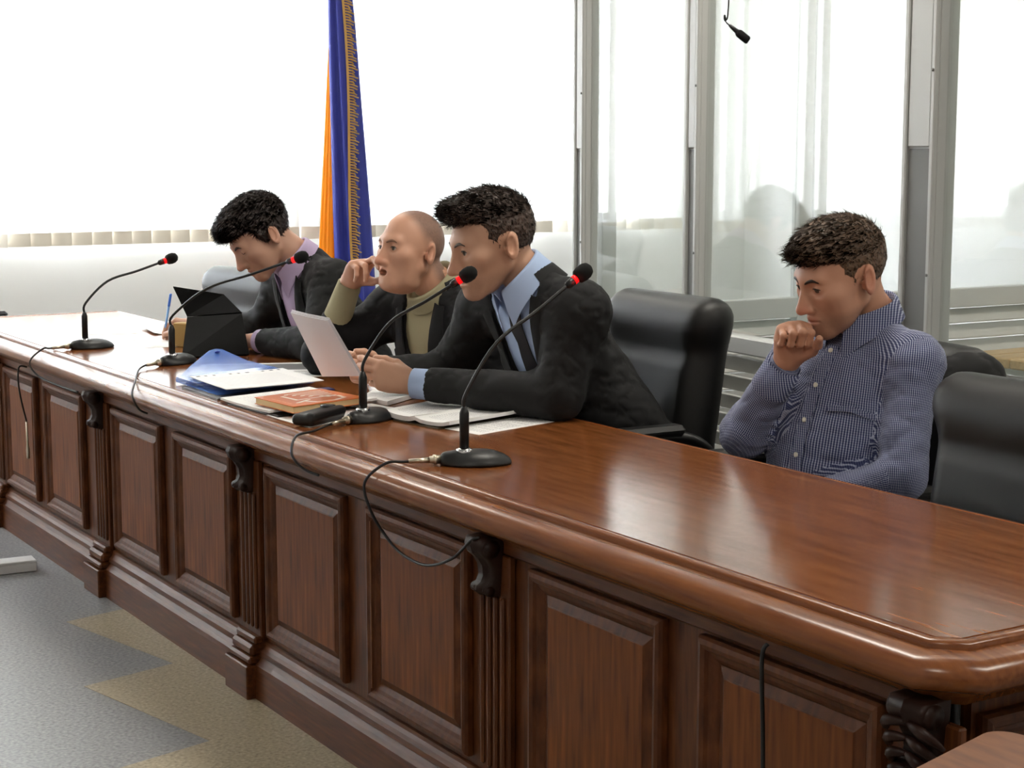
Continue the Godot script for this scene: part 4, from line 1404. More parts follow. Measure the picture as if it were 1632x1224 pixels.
func head_field(o: Dictionary) -> void:
	f_new()
	var w: float = o.get("wide", 1.0)
	ball(Vector3(0, 0.03, -0.008), Vector3(0.075, 0.09, 0.1), 0.03)
	ball(Vector3(0, -0.028, 0.034), Vector3(0.057 * w, 0.086, 0.057), 0.03)
	for s in [-1.0, 1.0]:
		bone(Vector3(s * 0.05 * w, -0.05, -0.002), Vector3(s * 0.02, -0.102, 0.068), 0.018 * w, 0.0155, 0.025)
		ball(Vector3(s * 0.045, -0.02, 0.06), Vector3(0.021, 0.018, 0.022), 0.03)
		if o.get("full", 0.0) > 0.0:
			ball(Vector3(s * 0.037, -0.055, 0.045), Vector3(0.022, 0.035, 0.022), 0.03)
	ball(Vector3(0, -0.1025, 0.0795), Vector3(0.02, 0.0155, 0.0155), 0.022)
	if o.get("jowl", 0.0) > 0.0:
		ball(Vector3(0, -0.1, 0.025), Vector3(0.058, 0.032, 0.052), 0.03)
	bone(Vector3(-0.036, 0.022, 0.079), Vector3(0.0, 0.019, 0.085), 0.011, 0.011, 0.02)
	bone(Vector3(0.036, 0.022, 0.079), Vector3(0.0, 0.019, 0.085), 0.011, 0.011, 0.02)
	for s in [-1.0, 1.0]:
		ball(Vector3(s * 0.0325, 0.001, 0.1), Vector3(0.021, 0.0135, 0.0165), 0.012, 1)
	for s in [-1.0, 1.0]:
		ball(Vector3(s * 0.0315, 0.002, 0.0775), Vector3(0.0168, 0.0132, 0.0142), 0.006)
		if o.get("eye", 0.0) > 0.0:
			ball(Vector3(s * 0.0318, 0.0005, 0.094), Vector3(0.0132, 0.0062 * o.eye, 0.012), 0.0015, 1)
	bone(Vector3(0, 0.014, 0.09), Vector3(0, -0.036, 0.115), 0.0072, 0.0098, 0.012)
	bone(Vector3(0, 0.004, 0.084), Vector3(0, -0.037, 0.1), 0.008, 0.013, 0.012)
	ball(Vector3(0, -0.041, 0.116), Vector3(0.0112, 0.0098, 0.0115), 0.008)
	for s in [-1.0, 1.0]:
		ball(Vector3(s * 0.0125, -0.0445, 0.101), Vector3(0.0078, 0.0072, 0.009), 0.008)
	ball(Vector3(0, -0.072, 0.074), Vector3(0.028, 0.024, 0.023), 0.02)
	for s in [-1.0, 1.0]:
		bone(Vector3(s * 0.02, -0.0695, 0.0885), Vector3(0, -0.0655, 0.0975), 0.0035, 0.0048, 0.006)
		bone(Vector3(s * 0.016, -0.078, 0.0885), Vector3(0, -0.0785, 0.0955), 0.0042, 0.0058, 0.006)
	var gape: float = o.get("gape", 0.0)
	if gape > 0.0:
		ball(Vector3(0, -0.0735, 0.095), Vector3(0.017, 0.0088 * gape, 0.05), 0.004, 1)
	else:
		bone(Vector3(-0.022, -0.0725, 0.092), Vector3(0, -0.0718, 0.1025), 0.0016, 0.0022, 0.003, 1)
		bone(Vector3(0.022, -0.0725, 0.092), Vector3(0, -0.0718, 0.1025), 0.0016, 0.0022, 0.003, 1)
	for s in [-1.0, 1.0]:
		var eb := Basis(Vector3.UP, s * 0.42) * Basis(Vector3.RIGHT, -0.2)
		ball(Vector3(s * 0.08, -0.007, -0.016), Vector3(0.0078, 0.0335, 0.0205), 0.007, 0, eb)
		ball(Vector3(s * 0.087, -0.003, -0.011), Vector3(0.0055, 0.02, 0.0105), 0.005, 1, eb)
		bone(Vector3(s * 0.0765, -0.008, 0.0005), Vector3(s * 0.077, -0.02, -0.001), 0.0045, 0.005, 0.006)
	var nl: Vector3 = o.frame.affine_inverse() * o.nb
	bone(Vector3(0, -0.04, -0.034), nl, 0.051 * w, 0.057 * w, 0.016)

func eye_mesh(at: Vector3, look: Vector3) -> ArrayMesh:
	var st := begin(true)
	var b := Basis(Quaternion(Vector3.UP, look.normalized()))
	var rows := []
	for i in 13:
		var a := PI * i / 12.0
		var r := []
		for k in 16:
			var t := TAU * k / 16.0
			r.append(at + b * (Vector3(sin(a) * cos(t), -cos(a), -sin(a) * sin(t)) * 0.0125))
		rows.append(r)
	for i in 12:
		var c := Color(0.42, 0.38, 0.35)
		if i >= 11:
			c = Color(0.01, 0.01, 0.01)
		elif i >= 9:
			c = Color(0.06, 0.045, 0.035)
		st.set_color(c)
		for k in 16:
			var j := (k + 1) % 16
			quad(st, rows[i][k], rows[i][j], rows[i + 1][j], rows[i + 1][k])
	return done(st)

# hair: a shell from the field set up by the caller, plus thin blades combed over it
func blades(net: Dictionary, count: int, comb: Vector3, len_: float, lift: float, width: float, seed_: int, where := Vector3(0, -1, 0), limit := -9.0) -> Dictionary:
	var r := RandomNumberGenerator.new()
	r.seed = seed_
	var v := PackedVector3Array()
	var n := PackedVector3Array()
	var t := PackedInt32Array()
	var src: PackedVector3Array = net.v
	var nor: PackedVector3Array = net.n
	for c in count:
		var i := r.randi_range(0, src.size() - 1)
		var p := src[i]
		if p.dot(where) > -limit:
			continue
		var m := nor[i]
		var d := comb + Vector3(r.randf_range(-0.4, 0.4), r.randf_range(-0.3, 0.3), r.randf_range(-0.4, 0.4))
		d = (d - m * d.dot(m)).normalized()
		var side := d.cross(m).normalized() * width
		var l := len_ * r.randf_range(0.6, 1.25)
		var q := [p - m * 0.002, p + d * l * 0.5 + m * lift * l * 0.7, p + d * l + m * lift * l * r.randf_range(0.4, 1.3)]
		var o := v.size()
		for k in 3:
			var ww: float = [1.0, 0.8, 0.15][k]
			v.append(q[k] - side * ww)
			v.append(q[k] + side * ww)
			n.append((m - d * 0.25).normalized())
			n.append((m - d * 0.25).normalized())
		for k in 2:
			t.append_array(PackedInt32Array([o + k * 2, o + k * 2 + 1, o + k * 2 + 3, o + k * 2, o + k * 2 + 3, o + k * 2 + 2]))
	return {"v": v, "n": n, "t": t}

func hair_material(c: Color) -> StandardMaterial3D:
	var m := mat(Color.WHITE, 0.52)
	m.albedo_texture = noise_tex(0.05, [c * 0.75, c, c * 1.22], 31, 256, 4)
	tri(m, Vector3(26, 8, 9), false)
	return m

# ------------------------------------------------ hands
# wrist, d towards the knuckles, n out of the palm; curls per finger in degrees; thumb as directions in (d, side, n)
func hand_field(w: Vector3, d: Vector3, n: Vector3, left: bool, curl: Array, thumb: Array, fore: Vector3) -> void:
	f_new()
	d = d.normalized()
	n = (n - d * n.dot(d)).normalized()
	var s := d.cross(n) * (-1.0 if left else 1.0)
	bone(w - (w - fore).normalized() * 0.07, w, 0.028, 0.026, 0.02)
	bone(w, w + d * 0.05 + s * 0.012, 0.024, 0.022, 0.02)
	bone(w + d * 0.01, w + d * 0.055 - s * 0.018, 0.022, 0.02, 0.02)
	var off := [0.0275, 0.0085, -0.0115, -0.029]
	var base := [0.088, 0.092, 0.087, 0.077]
	var seg := [[0.043, 0.026, 0.02], [0.048, 0.03, 0.021], [0.044, 0.028, 0.021], [0.034, 0.021, 0.019]]
	var rad := [0.0098, 0.0101, 0.0096, 0.0085]
	for f in 4:
		var k: Vector3 = w + d * base[f] + s * off[f] - n * 0.004
		bone(w + d * 0.03 + s * off[f] * 0.6, k, 0.0155, 0.0125, 0.016)
		var a := 0.0
		var p := k
		var splay: Vector3 = s * off[f] * 1.0
		for g in 3:
			a += deg_to_rad(curl[f][g])
			var dir := (d * cos(a) + n * sin(a) + splay * maxf(cos(a), 0.0) * 0.4).normalized()
			var e: Vector3 = p + dir * seg[f][g]
			bone(p, e, rad[f] * (1.0 - 0.09 * g), rad[f] * (0.91 - 0.1 * g), 0.0045)
			p = e
	# thumb leaves the side of the palm near its base
	var tp: Vector3 = w + d * 0.018 + s * 0.02 + n * 0.008
	var tl := [0.045, 0.034, 0.027]
	var tr := [0.0165, 0.0115, 0.0105]
	for g in 3:
		var q: Vector3 = thumb[g]
		var dir := (d * q.x + s * q.y + n * q.z).normalized()
		var e: Vector3 = tp + dir * tl[g]
		bone(tp, e, tr[g], tr[g] * 0.82, 0.012 if g == 0 else 0.005)
		tp = e

func hand_net(w: Vector3, d: Vector3, n: Vector3, left: bool, curl: Array, thumb: Array, fore: Vector3, cell: float) -> Dictionary:
	hand_field(w, d, n, left, curl, thumb, fore)
	var lo := w
	var hi := w
	for i in p_a.size():
		lo = lo.min(p_a[i]).min(p_a[i] + p_b[i])
		hi = hi.max(p_a[i]).max(p_a[i] + p_b[i])
	return nets(lo - Vector3.ONE * 0.034, hi + Vector3.ONE * 0.034, cell)

# ------------------------------------------------ trunk and limbs
func trunk_frame(s: Dictionary) -> Basis:
	var up: Vector3 = (s.nb - s.pel).normalized()
	var x: Vector3 = s.shL - s.shR
	x = (x - up * x.dot(up)).normalized()
	return Basis(x, up, x.cross(up))

func trunk(s: Dictionary, e: float, fat: float) -> void:
	var b := trunk_frame(s)
	var mid: Vector3 = (s.shL + s.shR) * 0.5
	ball(mid.lerp(s.pel, 0.3) + b.z * 0.012, Vector3(0.165 + e, 0.2, 0.112 * fat + e), 0.06, 0, b)
	ball(mid.lerp(s.pel, 0.66) + b.z * 0.018, Vector3(0.158 * fat + e, 0.2, 0.12 * fat + e), 0.06, 0, b)
	ball(s.pel, Vector3(0.17 * fat + e, 0.12, 0.135 + e), 0.06, 0, b)
	bone(s.shL, s.shR, 0.058 + e, 0.058 + e, 0.06)
	bone(s.nb - b.y * 0.01, s.shL, 0.05 + e * 0.6, 0.05 + e * 0.8, 0.04)
	bone(s.nb - b.y * 0.01, s.shR, 0.05 + e * 0.6, 0.05 + e * 0.8, 0.04)

func arm(sh: Vector3, el: Vector3, wr: Vector3, e: float, reach: float, k := 0.028, k0 := 0.045) -> void:
	bone(sh, el, 0.056 + e, 0.046 + e, k0)
	bone(el, el.lerp(wr, reach), 0.045 + e, 0.034 + e * 0.8, k)

func bounds(s: Dictionary, pad: float) -> Array:
	var lo: Vector3 = s.nb
	var hi: Vector3 = s.nb
	for k in ["shL", "shR", "elL", "elR", "wrL", "wrR", "pel"]:
		lo = lo.min(s[k])
		hi = hi.max(s[k])
	lo.y = minf(lo.y, s.pel.y - 0.05)
	return [lo - Vector3.ONE * pad, hi + Vector3.ONE * pad]

# drops a point onto the field along a direction
func drop(p: Vector3, dir: Vector3, list: PackedInt32Array, lift: float) -> Vector3:
	for i in 14:
		var d := field(p, list) - lift
		p += dir * d * 0.85
		if absf(d) < 0.0004:
			break
	return p

# folded shirt collar round the neck in the frame (x left, y up, z front) at c
func collar_mesh(c: Vector3, b: Basis, r: float, height: float, fall: float, point: float, gap: float) -> ArrayMesh:
	var rows := []
	var n := 40
	for i in 6:
		var row := []
		for k in n + 1:
			var t := float(k) / n            # 0 front left tip, round the back, 1 front right tip
			var a := lerpf(gap, TAU - gap, t)
			var front := pow(absf(t - 0.5) * 2.0, 3.0)
			var dir := b.x * sin(a) + b.z * cos(a)
			var y_top := height * (1.0 - 0.42 * front)
			var dn := lerpf(fall, point, front * front)
			var q: Vector2 = [Vector2(0.0, -height * 0.6), Vector2(0.001, 0.0), Vector2(0.006, 0.004), Vector2(0.011, -0.003), Vector2(0.015, -dn * 0.5), Vector2(0.021 + 0.012 * front, -dn)][i]
			row.append(c + dir * (r + q.x) * (1.0 + 0.0 * front) + b.z * (0.012 * front + 0.02 * front * (1.0 if i > 3 else 0.3)) + b.y * (y_top + q.y))
		rows.append(row)
	return sheet(rows, -0.0022)

func ring_tube(a: Vector3, b: Vector3, ra: float, rb: float, thick: float) -> ArrayMesh:
	# open sleeve cuff
	var st := begin(true)
	add_tube(st, [a, b, b, a], [ra, rb, rb - thick, ra - thick], 20, false)
	return done(st)

var person_base := Vector3.ZERO

func wear(p: Node3D, called: String, mesh: Mesh, m: Material, label := "") -> MeshInstance3D:
	var o := put(p, called, mesh, m, T(-person_base))
	if label != "":
		o.set_meta("label", label)
	return o

func cloth_material(c: Color, c2: Color, rough := 0.85, scale := 30.0) -> StandardMaterial3D:
	var m := mat(Color.WHITE, rough)
	m.albedo_texture = noise_tex(0.2, [c, c2], 51, 256, 3)
	tri(m, Vector3.ONE * scale, false)
	return m

func make_person(label: String, s: Dictionary) -> Node3D:
	person_base = Vector3(s.pel.x, 0, s.pel.z)
	var p := thing("person", label, "person", person_base)
	var b := trunk_frame(s)
	s.b = b
	# -------- skin: whole figure, with a finer head and finer hands, as one mesh
	f_new()
	trunk(s, -0.012, s.fat)
	arm(s.shL, s.elL, s.wrL, -0.012, 0.97)
	arm(s.shR, s.elR, s.wrR, -0.012, 0.97)
	var kneeL: Vector3 = s.get("kneeL", s.pel + Vector3(0.13, -0.03, 0.42))
	var kneeR: Vector3 = s.get("kneeR", s.pel + Vector3(-0.13, -0.03, 0.42))
	for k in [kneeL, kneeR]:
		var hip: Vector3 = s.pel + Vector3(0.09 * signf(k.x - s.pel.x), -0.02, 0.03)
		bone(hip, k, 0.072, 0.052, 0.04)
		bone(k, Vector3(k.x, 0.09, k.z - 0.03), 0.05, 0.035, 0.03)
		bone(Vector3(k.x, 0.05, k.z - 0.05), Vector3(k.x, 0.04, k.z + 0.14), 0.03, 0.025, 0.03)
	var bb := bounds(s, 0.2)
	var hi: Vector3 = bb[1]
	hi.z = maxf(hi.z, s.pel.z + 0.65)
	hi.y = s.nb.y + 0.12
	bone(s.nb, s.nb + b.y * 0.04, 0.05, 0.05, 0.03)
	var items := [{"net": nets(Vector3(bb[0].x, 0.0, bb[0].z), hi, 0.02), "color": s.tone.base}]
	var o: Dictionary = s.face
	o.frame = Transform3D(s.head_basis, s.head)
	o.nb = s.nb
	head_field(o)
	var all := f_all()
	var brows := []
	var lashes := []
	for e in [-1.0, 1.0]:
		var line := []
		for q in [Vector3(0.011, 0.0155, 0.12), Vector3(0.021, 0.0205, 0.12), Vector3(0.033, 0.0225, 0.12), Vector3(0.043, 0.0195, 0.115), Vector3(0.0495, 0.0135, 0.11)]:
			line.append(drop(Vector3(q.x * e, q.y, q.z), Vector3(-e * q.x * 2.0, 0, -1).normalized(), all, -0.0016))
		brows.append(line)
		var lash := []
		for k in 9:
			var t := k / 4.0 - 1.0
			var open: float = o.get("eye", 0.0)
			var y := 0.0005 + (0.0062 * open * sqrt(maxf(1.0 - t * t, 0.0)) if open > 0.0 else -0.006 + 0.0035 * t * t)
			lash.append(drop(Vector3(e * (0.0318 + 0.0128 * t), y + 0.0006, 0.12), Vector3(0, 0, -1), all, 0.0002))
		lashes.append(lash)
	items.append({"net": nets(Vector3(-0.1, -0.165, -0.13), Vector3(0.1, 0.13, 0.14), 0.004), "at": o.frame, "color": s.tone})
	for h in s.hands:
		items.append({"net": hand_net(h[0], h[1], h[2], h[3], h[4], h[5], s.elL if h[3] else s.elR, h[6] if h.size() > 6 else 0.0036), "color": s.tone.base})
	var skin := mat(Color.WHITE, 0.5)
	skin.vertex_color_use_as_albedo = true
	skin.subsurf_scatter_enabled = false
	skin.subsurf_scatter_strength = 0.12
	wear(p, "body", net_mesh(items), skin)
	# -------- eyes and brows
	var eye := mat(Color.WHITE, 0.15)
	eye.vertex_color_use_as_albedo = true
	var at: Transform3D = T(-person_base) * o.frame
	if o.get("eye", 0.0) > 0.0:
		for e in [-1.0, 1.0]:
			put(p, "eye", eye_mesh(Vector3(e * 0.031, 0.001, 0.0785), o.look), eye, at)
	if s.has("brow"):
		for e in [-1.0, 1.0]:
			var st := begin(true)
			var line := smooth_path(brows[0 if e < 0.0 else 1], 3)
			var rr := []
			for k in line.size():
				var t := float(k) / (line.size() - 1)
				rr.append(0.0044 * s.get("bushy", 1.0) * (0.55 + 0.45 * sin(minf(t * 2.2, 1.0) * PI * 0.5)) * (1.0 - 0.75 * maxf(t - 0.5, 0.0) * 2.0))
			add_tube(st, line, rr, 8)
			put(p, "eyebrow", done(st), s.brow, at)
	for l in lashes:
		put(p, "eyelashes", tube(l, 0.0009, 6), MT.lash, at)
	# -------- trousers and shoes
	f_new()
	var q := begin()
	ball(s.pel + Vector3(0, -0.01, 0), Vector3(0.185, 0.1, 0.15), 0.05)
	for k in [kneeL, kneeR]:
		var hip: Vector3 = s.pel + Vector3(0.09 * signf(k.x - s.pel.x), -0.02, 0.03)
		bone(hip, k, 0.088, 0.068, 0.05)
		bone(k, Vector3(k.x, 0.1, k.z - 0.03), 0.068, 0.055, 0.03)
	wear(p, "trousers", net_mesh([{"net": nets(Vector3(bb[0].x, 0.02, s.pel.z - 0.25), Vector3(bb[1].x, 0.72, s.pel.z + 0.65), 0.02)}]), s.get("trouser", MT.suit_dark))
	for k in [kneeL, kneeR]:
		f_new()
		bone(Vector3(k.x, 0.055, k.z - 0.06), Vector3(k.x, 0.04, k.z + 0.15), 0.042, 0.036, 0.03)
		block(Vector3(k.x, -0.05, k.z), Vector3(0.3, 0.05, 0.4), 0.0, 0.004, 1)
		wear(p, "shoe", net_mesh([{"net": nets(Vector3(k.x - 0.06, -0.01, k.z - 0.13), Vector3(k.x + 0.06, 0.12, k.z + 0.22), 0.012)}]), MT.leather_shiny)
	return p

# suit jacket with V opening and lapels over whatever is worn below
func jacket(p: Node3D, s: Dictionary, m: Material, e: float, reachL: float, reachR: float, v_low: float, v_wide: float) -> void:
	var b: Basis = s.b
	var mid: Vector3 = (s.shL + s.shR) * 0.5
	f_new()
	trunk(s, e, s.fat)
	var shell := f_all()
	var o: Vector3 = mid.lerp(s.pel, v_low)
	wedge(Transform3D(b, o), 0.004, v_wide)
	# neck hole, then the sleeves
	bone(s.nb - b.y * 0.03 + b.z * 0.01, s.nb + b.y * 0.2 + b.z * 0.04, 0.062, 0.09, 0.01, 1)
	arm(s.shL, s.elL, s.wrL, e, reachL)
	arm(s.shR, s.elR, s.wrR, e, reachR)
	disp_kind = 1
	disp_max = 0.012
	var bb := bounds(s, 0.14)
	var lo: Vector3 = bb[0]
	lo.y = maxf(lo.y, s.pel.y - 0.06)
	wear(p, "jacket", net_mesh([{"net": nets(lo, bb[1], 0.0115)}]), m)
	disp_max = 0.0
	# lapels: strips that follow the chest on both sides of the V
	var up_len: float = (s.nb - o).dot(b.y) - 0.005
	for side in [-1.0, 1.0]:
		var rows := []
		for i in 13:
			var t := i / 12.0
			var y := t * up_len
			var w := lerpf(0.012, 0.078, smoothstep(0.0, 0.62, t))
			if t > 0.7:
				w = lerpf(0.05, 0.034, (t - 0.7) / 0.3)
			var row := []
			for k in 5:
				var u := k / 4.0
				var q: Vector3 = o + b.y * (y + (0.01 * u if t < 0.7 else -0.012 * u)) + b.x * side * (0.004 + v_wide * y * 0.96 + w * u)
				row.append(drop(q + b.z * 0.3, -b.z, shell, 0.007 + 0.004 * sin(u * PI)))
			if side < 0.0:
				row.reverse()
			rows.append(row)
		wear(p, "lapel", sheet(rows, 0.004), m)
	# collar roll at the nape
	var nape := []
	for i in 4:
		var row := []
		for k in 21:
			var a := lerpf(PI * 0.42, TAU - PI * 0.42, k / 20.0)
			var dir := b.x * sin(a) + b.z * cos(a)
			var h: float = [0.05, 0.06, 0.045, 0.0][i]
			var r: float = [0.068, 0.074, 0.084, 0.1][i]
			row.append(s.nb + dir * r + b.y * (h - 0.02 + 0.012 * cos(a)) + b.z * 0.008)
		nape.append(row)
	wear(p, "jacket_collar", sheet(nape, -0.004), m)

func base_shirt(p: Node3D, s: Dictionary, called: String, m: Material, e: float) -> PackedInt32Array:
	f_new()
	trunk(s, e, s.fat)
	var bb := bounds(s, 0.13)
	var lo: Vector3 = bb[0]
	lo.y = s.pel.y
	wear(p, called, net_mesh([{"net": nets(lo, bb[1], 0.0125)}]), m)
	return f_all()

const FIST := [[72, 95, 55], [76, 98, 55], [80, 98, 55], [84, 96, 55]]

func head_basis(yaw: float, pitch: float, roll: float, scale_: float) -> Basis:
	return (Basis(Vector3.UP, deg_to_rad(yaw)) * Basis(Vector3.RIGHT, deg_to_rad(pitch)) * Basis(Vector3.BACK, deg_to_rad(roll))).scaled_local(Vector3.ONE * scale_)

func tone(c: Color, extra := {}) -> Dictionary:
	var d := {"base": lin(c), "head": true}
	d.merge(extra)
	return d

func build_people() -> void:
	MT.lash = mat(Color(0.09, 0.065, 0.055), 0.7)
	MT.suit_dark = cloth_material(Color(0.02, 0.02, 0.026), Color(0.036, 0.036, 0.044))
	MT.suit_navy = cloth_material(Color(0.02, 0.023, 0.042), Color(0.035, 0.038, 0.062))
	MT.suit_charcoal = cloth_material(Color(0.04, 0.043, 0.05), Color(0.068, 0.071, 0.08))
	man_reading()
	man_turtleneck()
	man_writing()
	man_striped()

func man_reading() -> void:
	var s := {
		"head": Vector3(-2.118, 1.17, -0.542), "head_basis": head_basis(-8, 13, 0, 1.08), "nb": Vector3(-2.095, 1.065, -0.645),
		"shL": Vector3(-1.935, 1.0, -0.685), "shR": Vector3(-2.315, 0.985, -0.645), "elL": Vector3(-1.93, 0.79, -0.62), "elR": Vector3(-2.45, 0.795, -0.6),
		"wrL": Vector3(-2.245, 0.805, -0.372), "wrR": Vector3(-2.47, 0.805, -0.4), "pel": Vector3(-1.99, 0.55, -0.95), "fat": 1.0,
		"face": {"wide": 0.97, "eye": 0.72, "look": Vector3(-0.1, 0.05, 1)},
		"tone": tone(Color(0.77, 0.595, 0.49), {"beard": 0.32, "red": 0.35}),
		"hands": [
			[Vector3(-2.245, 0.805, -0.372), Vector3(-0.56, 0.26, 0.78), Vector3(-0.84, -0.13, -0.5), true, [[18, 28, 18], [26, 38, 22], [34, 46, 26], [42, 50, 30]], [Vector3(0.8, 0.4, 0.42), Vector3(0.95, 0.1, 0.3), Vector3(0.98, -0.12, 0.12)]],
			[Vector3(-2.47, 0.805, -0.4), Vector3(0.05, 0.25, 0.95), Vector3(0.95, 0.1, 0.0), false, [[30, 40, 25], [36, 48, 28], [44, 60, 35], [50, 66, 38]], [Vector3(0.8, 0.4, 0.42), Vector3(0.95, 0.1, 0.3), Vector3(0.98, -0.12, 0.12)]],
		],
	}
	var dark := hair_material(Color(0.29, 0.225, 0.19))
	s.brow = dark
	var p := make_person("man in a charcoal suit, light blue shirt and dark tie reading papers", s)
	# hair: short sides, thicker top brushed forward into a quiff
	f_new()
	ball(Vector3(0, 0.037, -0.012), Vector3(0.0775, 0.094, 0.1035), 0.02)
	ball(Vector3(0, 0.09, 0.03), Vector3(0.062, 0.042, 0.075), 0.03)
	bone(Vector3(-0.03, 0.098, 0.085), Vector3(0.03, 0.1, 0.085), 0.02, 0.02, 0.03)
	block(Vector3(0, -0.05, 0.125), Vector3(0.2, 0.118, 0.08), 0.02, 0.01, 1, Basis(Vector3.RIGHT, -0.06))
	block(Vector3(0, -0.195, 0.02), Vector3(0.2, 0.16, 0.25), 0.01, 0.008, 1, Basis(Vector3.RIGHT, -0.3))
	for e in [-1.0, 1.0]:
		ball(Vector3(e * 0.084, -0.005, -0.008), Vector3(0.02, 0.034, 0.025), 0.006, 1)
	disp_kind = 2
	disp_max = 0.003
	var net := nets(Vector3(-0.1, -0.11, -0.14), Vector3(0.1, 0.16, 0.14), 0.0042)
	var up := blades(net, 8000, Vector3(0, 0.25, 1.0), 0.02, 0.4, 0.0007, 3, Vector3(0, -1, 0), 0.06)
	var low := blades(net, 5000, Vector3(0, -1.0, -0.3), 0.01, 0.1, 0.0006, 4)
	put(p, "hair", net_mesh([{"net": net}, {"net": up}, {"net": low}]), dark, T(-person_base) * (s.face.frame as Transform3D))
	# shirt, tie, collar, jacket
	var blue := cloth_material(Color(0.62, 0.7, 0.85), Color(0.7, 0.78, 0.9), 0.75)
	var list := base_shirt(p, s, "shirt", blue, 0.003)
	var b: Basis = s.b
	var rows := []
	var top: Vector3 = s.nb + b.z * 0.03
	for i in 11:
		var t := i / 10.0
		var w := lerpf(0.016, 0.04, smoothstep(0.0, 1.0, t)) + (0.006 if i < 2 else 0.0)
		var row := []
		for k in 5:
			row.append(drop(top - b.y * (0.035 + t * 0.36) + b.x * w * (k / 2.0 - 1.0) + b.z * 0.3, -b.z, list, 0.004 + (0.006 if i < 2 else 0.0)))
		rows.push_front(row)
	wear(p, "tie", sheet(rows, 0.003), cloth_material(Color(0.05, 0.045, 0.07), Color(0.08, 0.07, 0.1), 0.5))
	wear(p, "shirt_collar", collar_mesh(s.nb + b.y * 0.016 + b.z * 0.014, trunk_neck(s), 0.065, 0.044, 0.05, 0.085, 0.3), blue)
	for h in [["elL", "wrL"], ["elR", "wrR"]]:
		var a: Vector3 = s[h[0]]
		var c: Vector3 = s[h[1]]
		wear(p, "shirt_cuff", ring_tube(a.lerp(c, 0.76), a.lerp(c, 0.985), 0.042, 0.04, 0.003), blue)
	jacket(p, s, MT.suit_charcoal, 0.016, 0.84, 0.84, 0.7, 0.2)
	# the sheaf he holds
	var c := [Vector3(-2.312, 0.825, -0.258), Vector3(-2.505, 0.803, -0.24), Vector3(-2.466, 0.985, -0.132), Vector3(-2.257, 0.980, -0.140)]
	var sh := thing("paper_sheaf", "sheaf of white pages held up in the reading man's hands", "paper", c[0])
	for k in 3:
		var q := []
		for i in 4:
			q.append(c[i] - c[0] + Vector3(-0.002 * k * (1 if i > 1 else 0), 0.003 * k * (1 if i > 1 else 0), -0.003 * k))
		put(sh, "page", sheet([[q[0], q[0].lerp(q[1], 0.5) + Vector3(0, 0, 0.006), q[1]], [q[3], q[3].lerp(q[2], 0.5) + Vector3(0, 0, 0.006), q[2]]], 0.0012), MT.page_pink)

func trunk_neck(s: Dictionary) -> Basis:
	# frame of the neck: leans from the trunk towards the head
	var b: Basis = s.b
	var y: Vector3 = (b.y * 0.5 + (s.head - s.nb).normalized() * 0.5).normalized()
	var x := (b.x - y * b.x.dot(y)).normalized()
	return Basis(x, y, x.cross(y))

func man_turtleneck() -> void:
	var s := {
		"head": Vector3(-2.756, 1.118, -0.649), "head_basis": head_basis(8, -7, 0, 0.98), "nb": Vector3(-2.75, 0.995, -0.735),
		"shL": Vector3(-2.60, 0.925, -0.8), "shR": Vector3(-2.965, 0.93, -0.715), "elL": Vector3(-2.56, 0.7, -0.84), "elR": Vector3(-3.07, 0.79, -0.515),
		"wrL": Vector3(-2.64, 0.62, -0.74), "wrR": Vector3(-2.955, 1.02, -0.55), "pel": Vector3(-2.75, 0.54, -0.9), "fat": 1.1,
		"face": {"eye": 0.62, "look": Vector3(-0.15, 0.1, 1), "wide": 1.06, "full": 1.0, "jowl": 1.0, "gape": 1.0},
		"tone": tone(Color(0.79, 0.595, 0.49), {"beard": 0.12, "red": 0.4, "crop": lin(Color(0.45, 0.34, 0.29))}),
		"hands": [
			[Vector3(-2.955, 1.02, -0.55), Vector3(0.8, 0.6, -0.06), Vector3(0.5, -0.8, 0.1), false, [[22, 48, 25], [20, 38, 20], [42, 58, 30], [52, 62, 35]], [Vector3(0.7, 0.5, 0.5), Vector3(0.9, 0.1, 0.5), Vector3(0.95, -0.1, 0.35)]],
			[Vector3(-2.64, 0.62, -0.74), Vector3(-0.4, -0.15, 0.8), Vector3(0, -1, -0.1), true, [[20, 30, 20], [22, 32, 20], [25, 35, 20], [28, 38, 22]], [Vector3(0.7, 0.6, 0.2), Vector3(0.9, 0.3, 0.2), Vector3(0.95, 0.1, 0.2)], 0.005],
		],
	}
	s.brow = mat(Color(0.5, 0.36, 0.28), 0.7)
	var p := make_person("man with cropped hair in a beige turtleneck and navy jacket, hand at his mouth", s)
	var knit := cloth_material(Color(0.58, 0.55, 0.43), Color(0.68, 0.65, 0.53), 0.9, 18.0)
	base_shirt(p, s, "turtleneck", knit, 0.004)
	var nbs := trunk_neck(s)
	var rows := []
	for i in 7:
		var row := []
		for k in 28:
			var a := TAU * k / 28.0
			var q: Vector2 = [Vector2(0.085, -0.05), Vector2(0.074, -0.01), Vector2(0.07, 0.03), Vector2(0.074, 0.048), Vector2(0.078, 0.04), Vector2(0.079, 0.015), Vector2(0.082, -0.005)][i]
			row.append(s.nb + nbs.z * 0.012 + (nbs.x * sin(a) + nbs.z * cos(a) * 1.08) * q.x + nbs.y * (q.y - 0.018 * cos(a)))
		rows.append(row)
	var st := begin(true)
	add_grid(st, rows, true)
	wear(p, "rolled_neck", done(st), knit)
	wear(p, "knit_cuff", ring_tube(s.elR.lerp(s.wrR, 0.3), s.elR.lerp(s.wrR, 0.96), 0.047, 0.036, 0.004), knit, "beige knitted cuff")
	jacket(p, s, MT.suit_navy, 0.02, 0.9, 0.42, 0.85, 0.16)

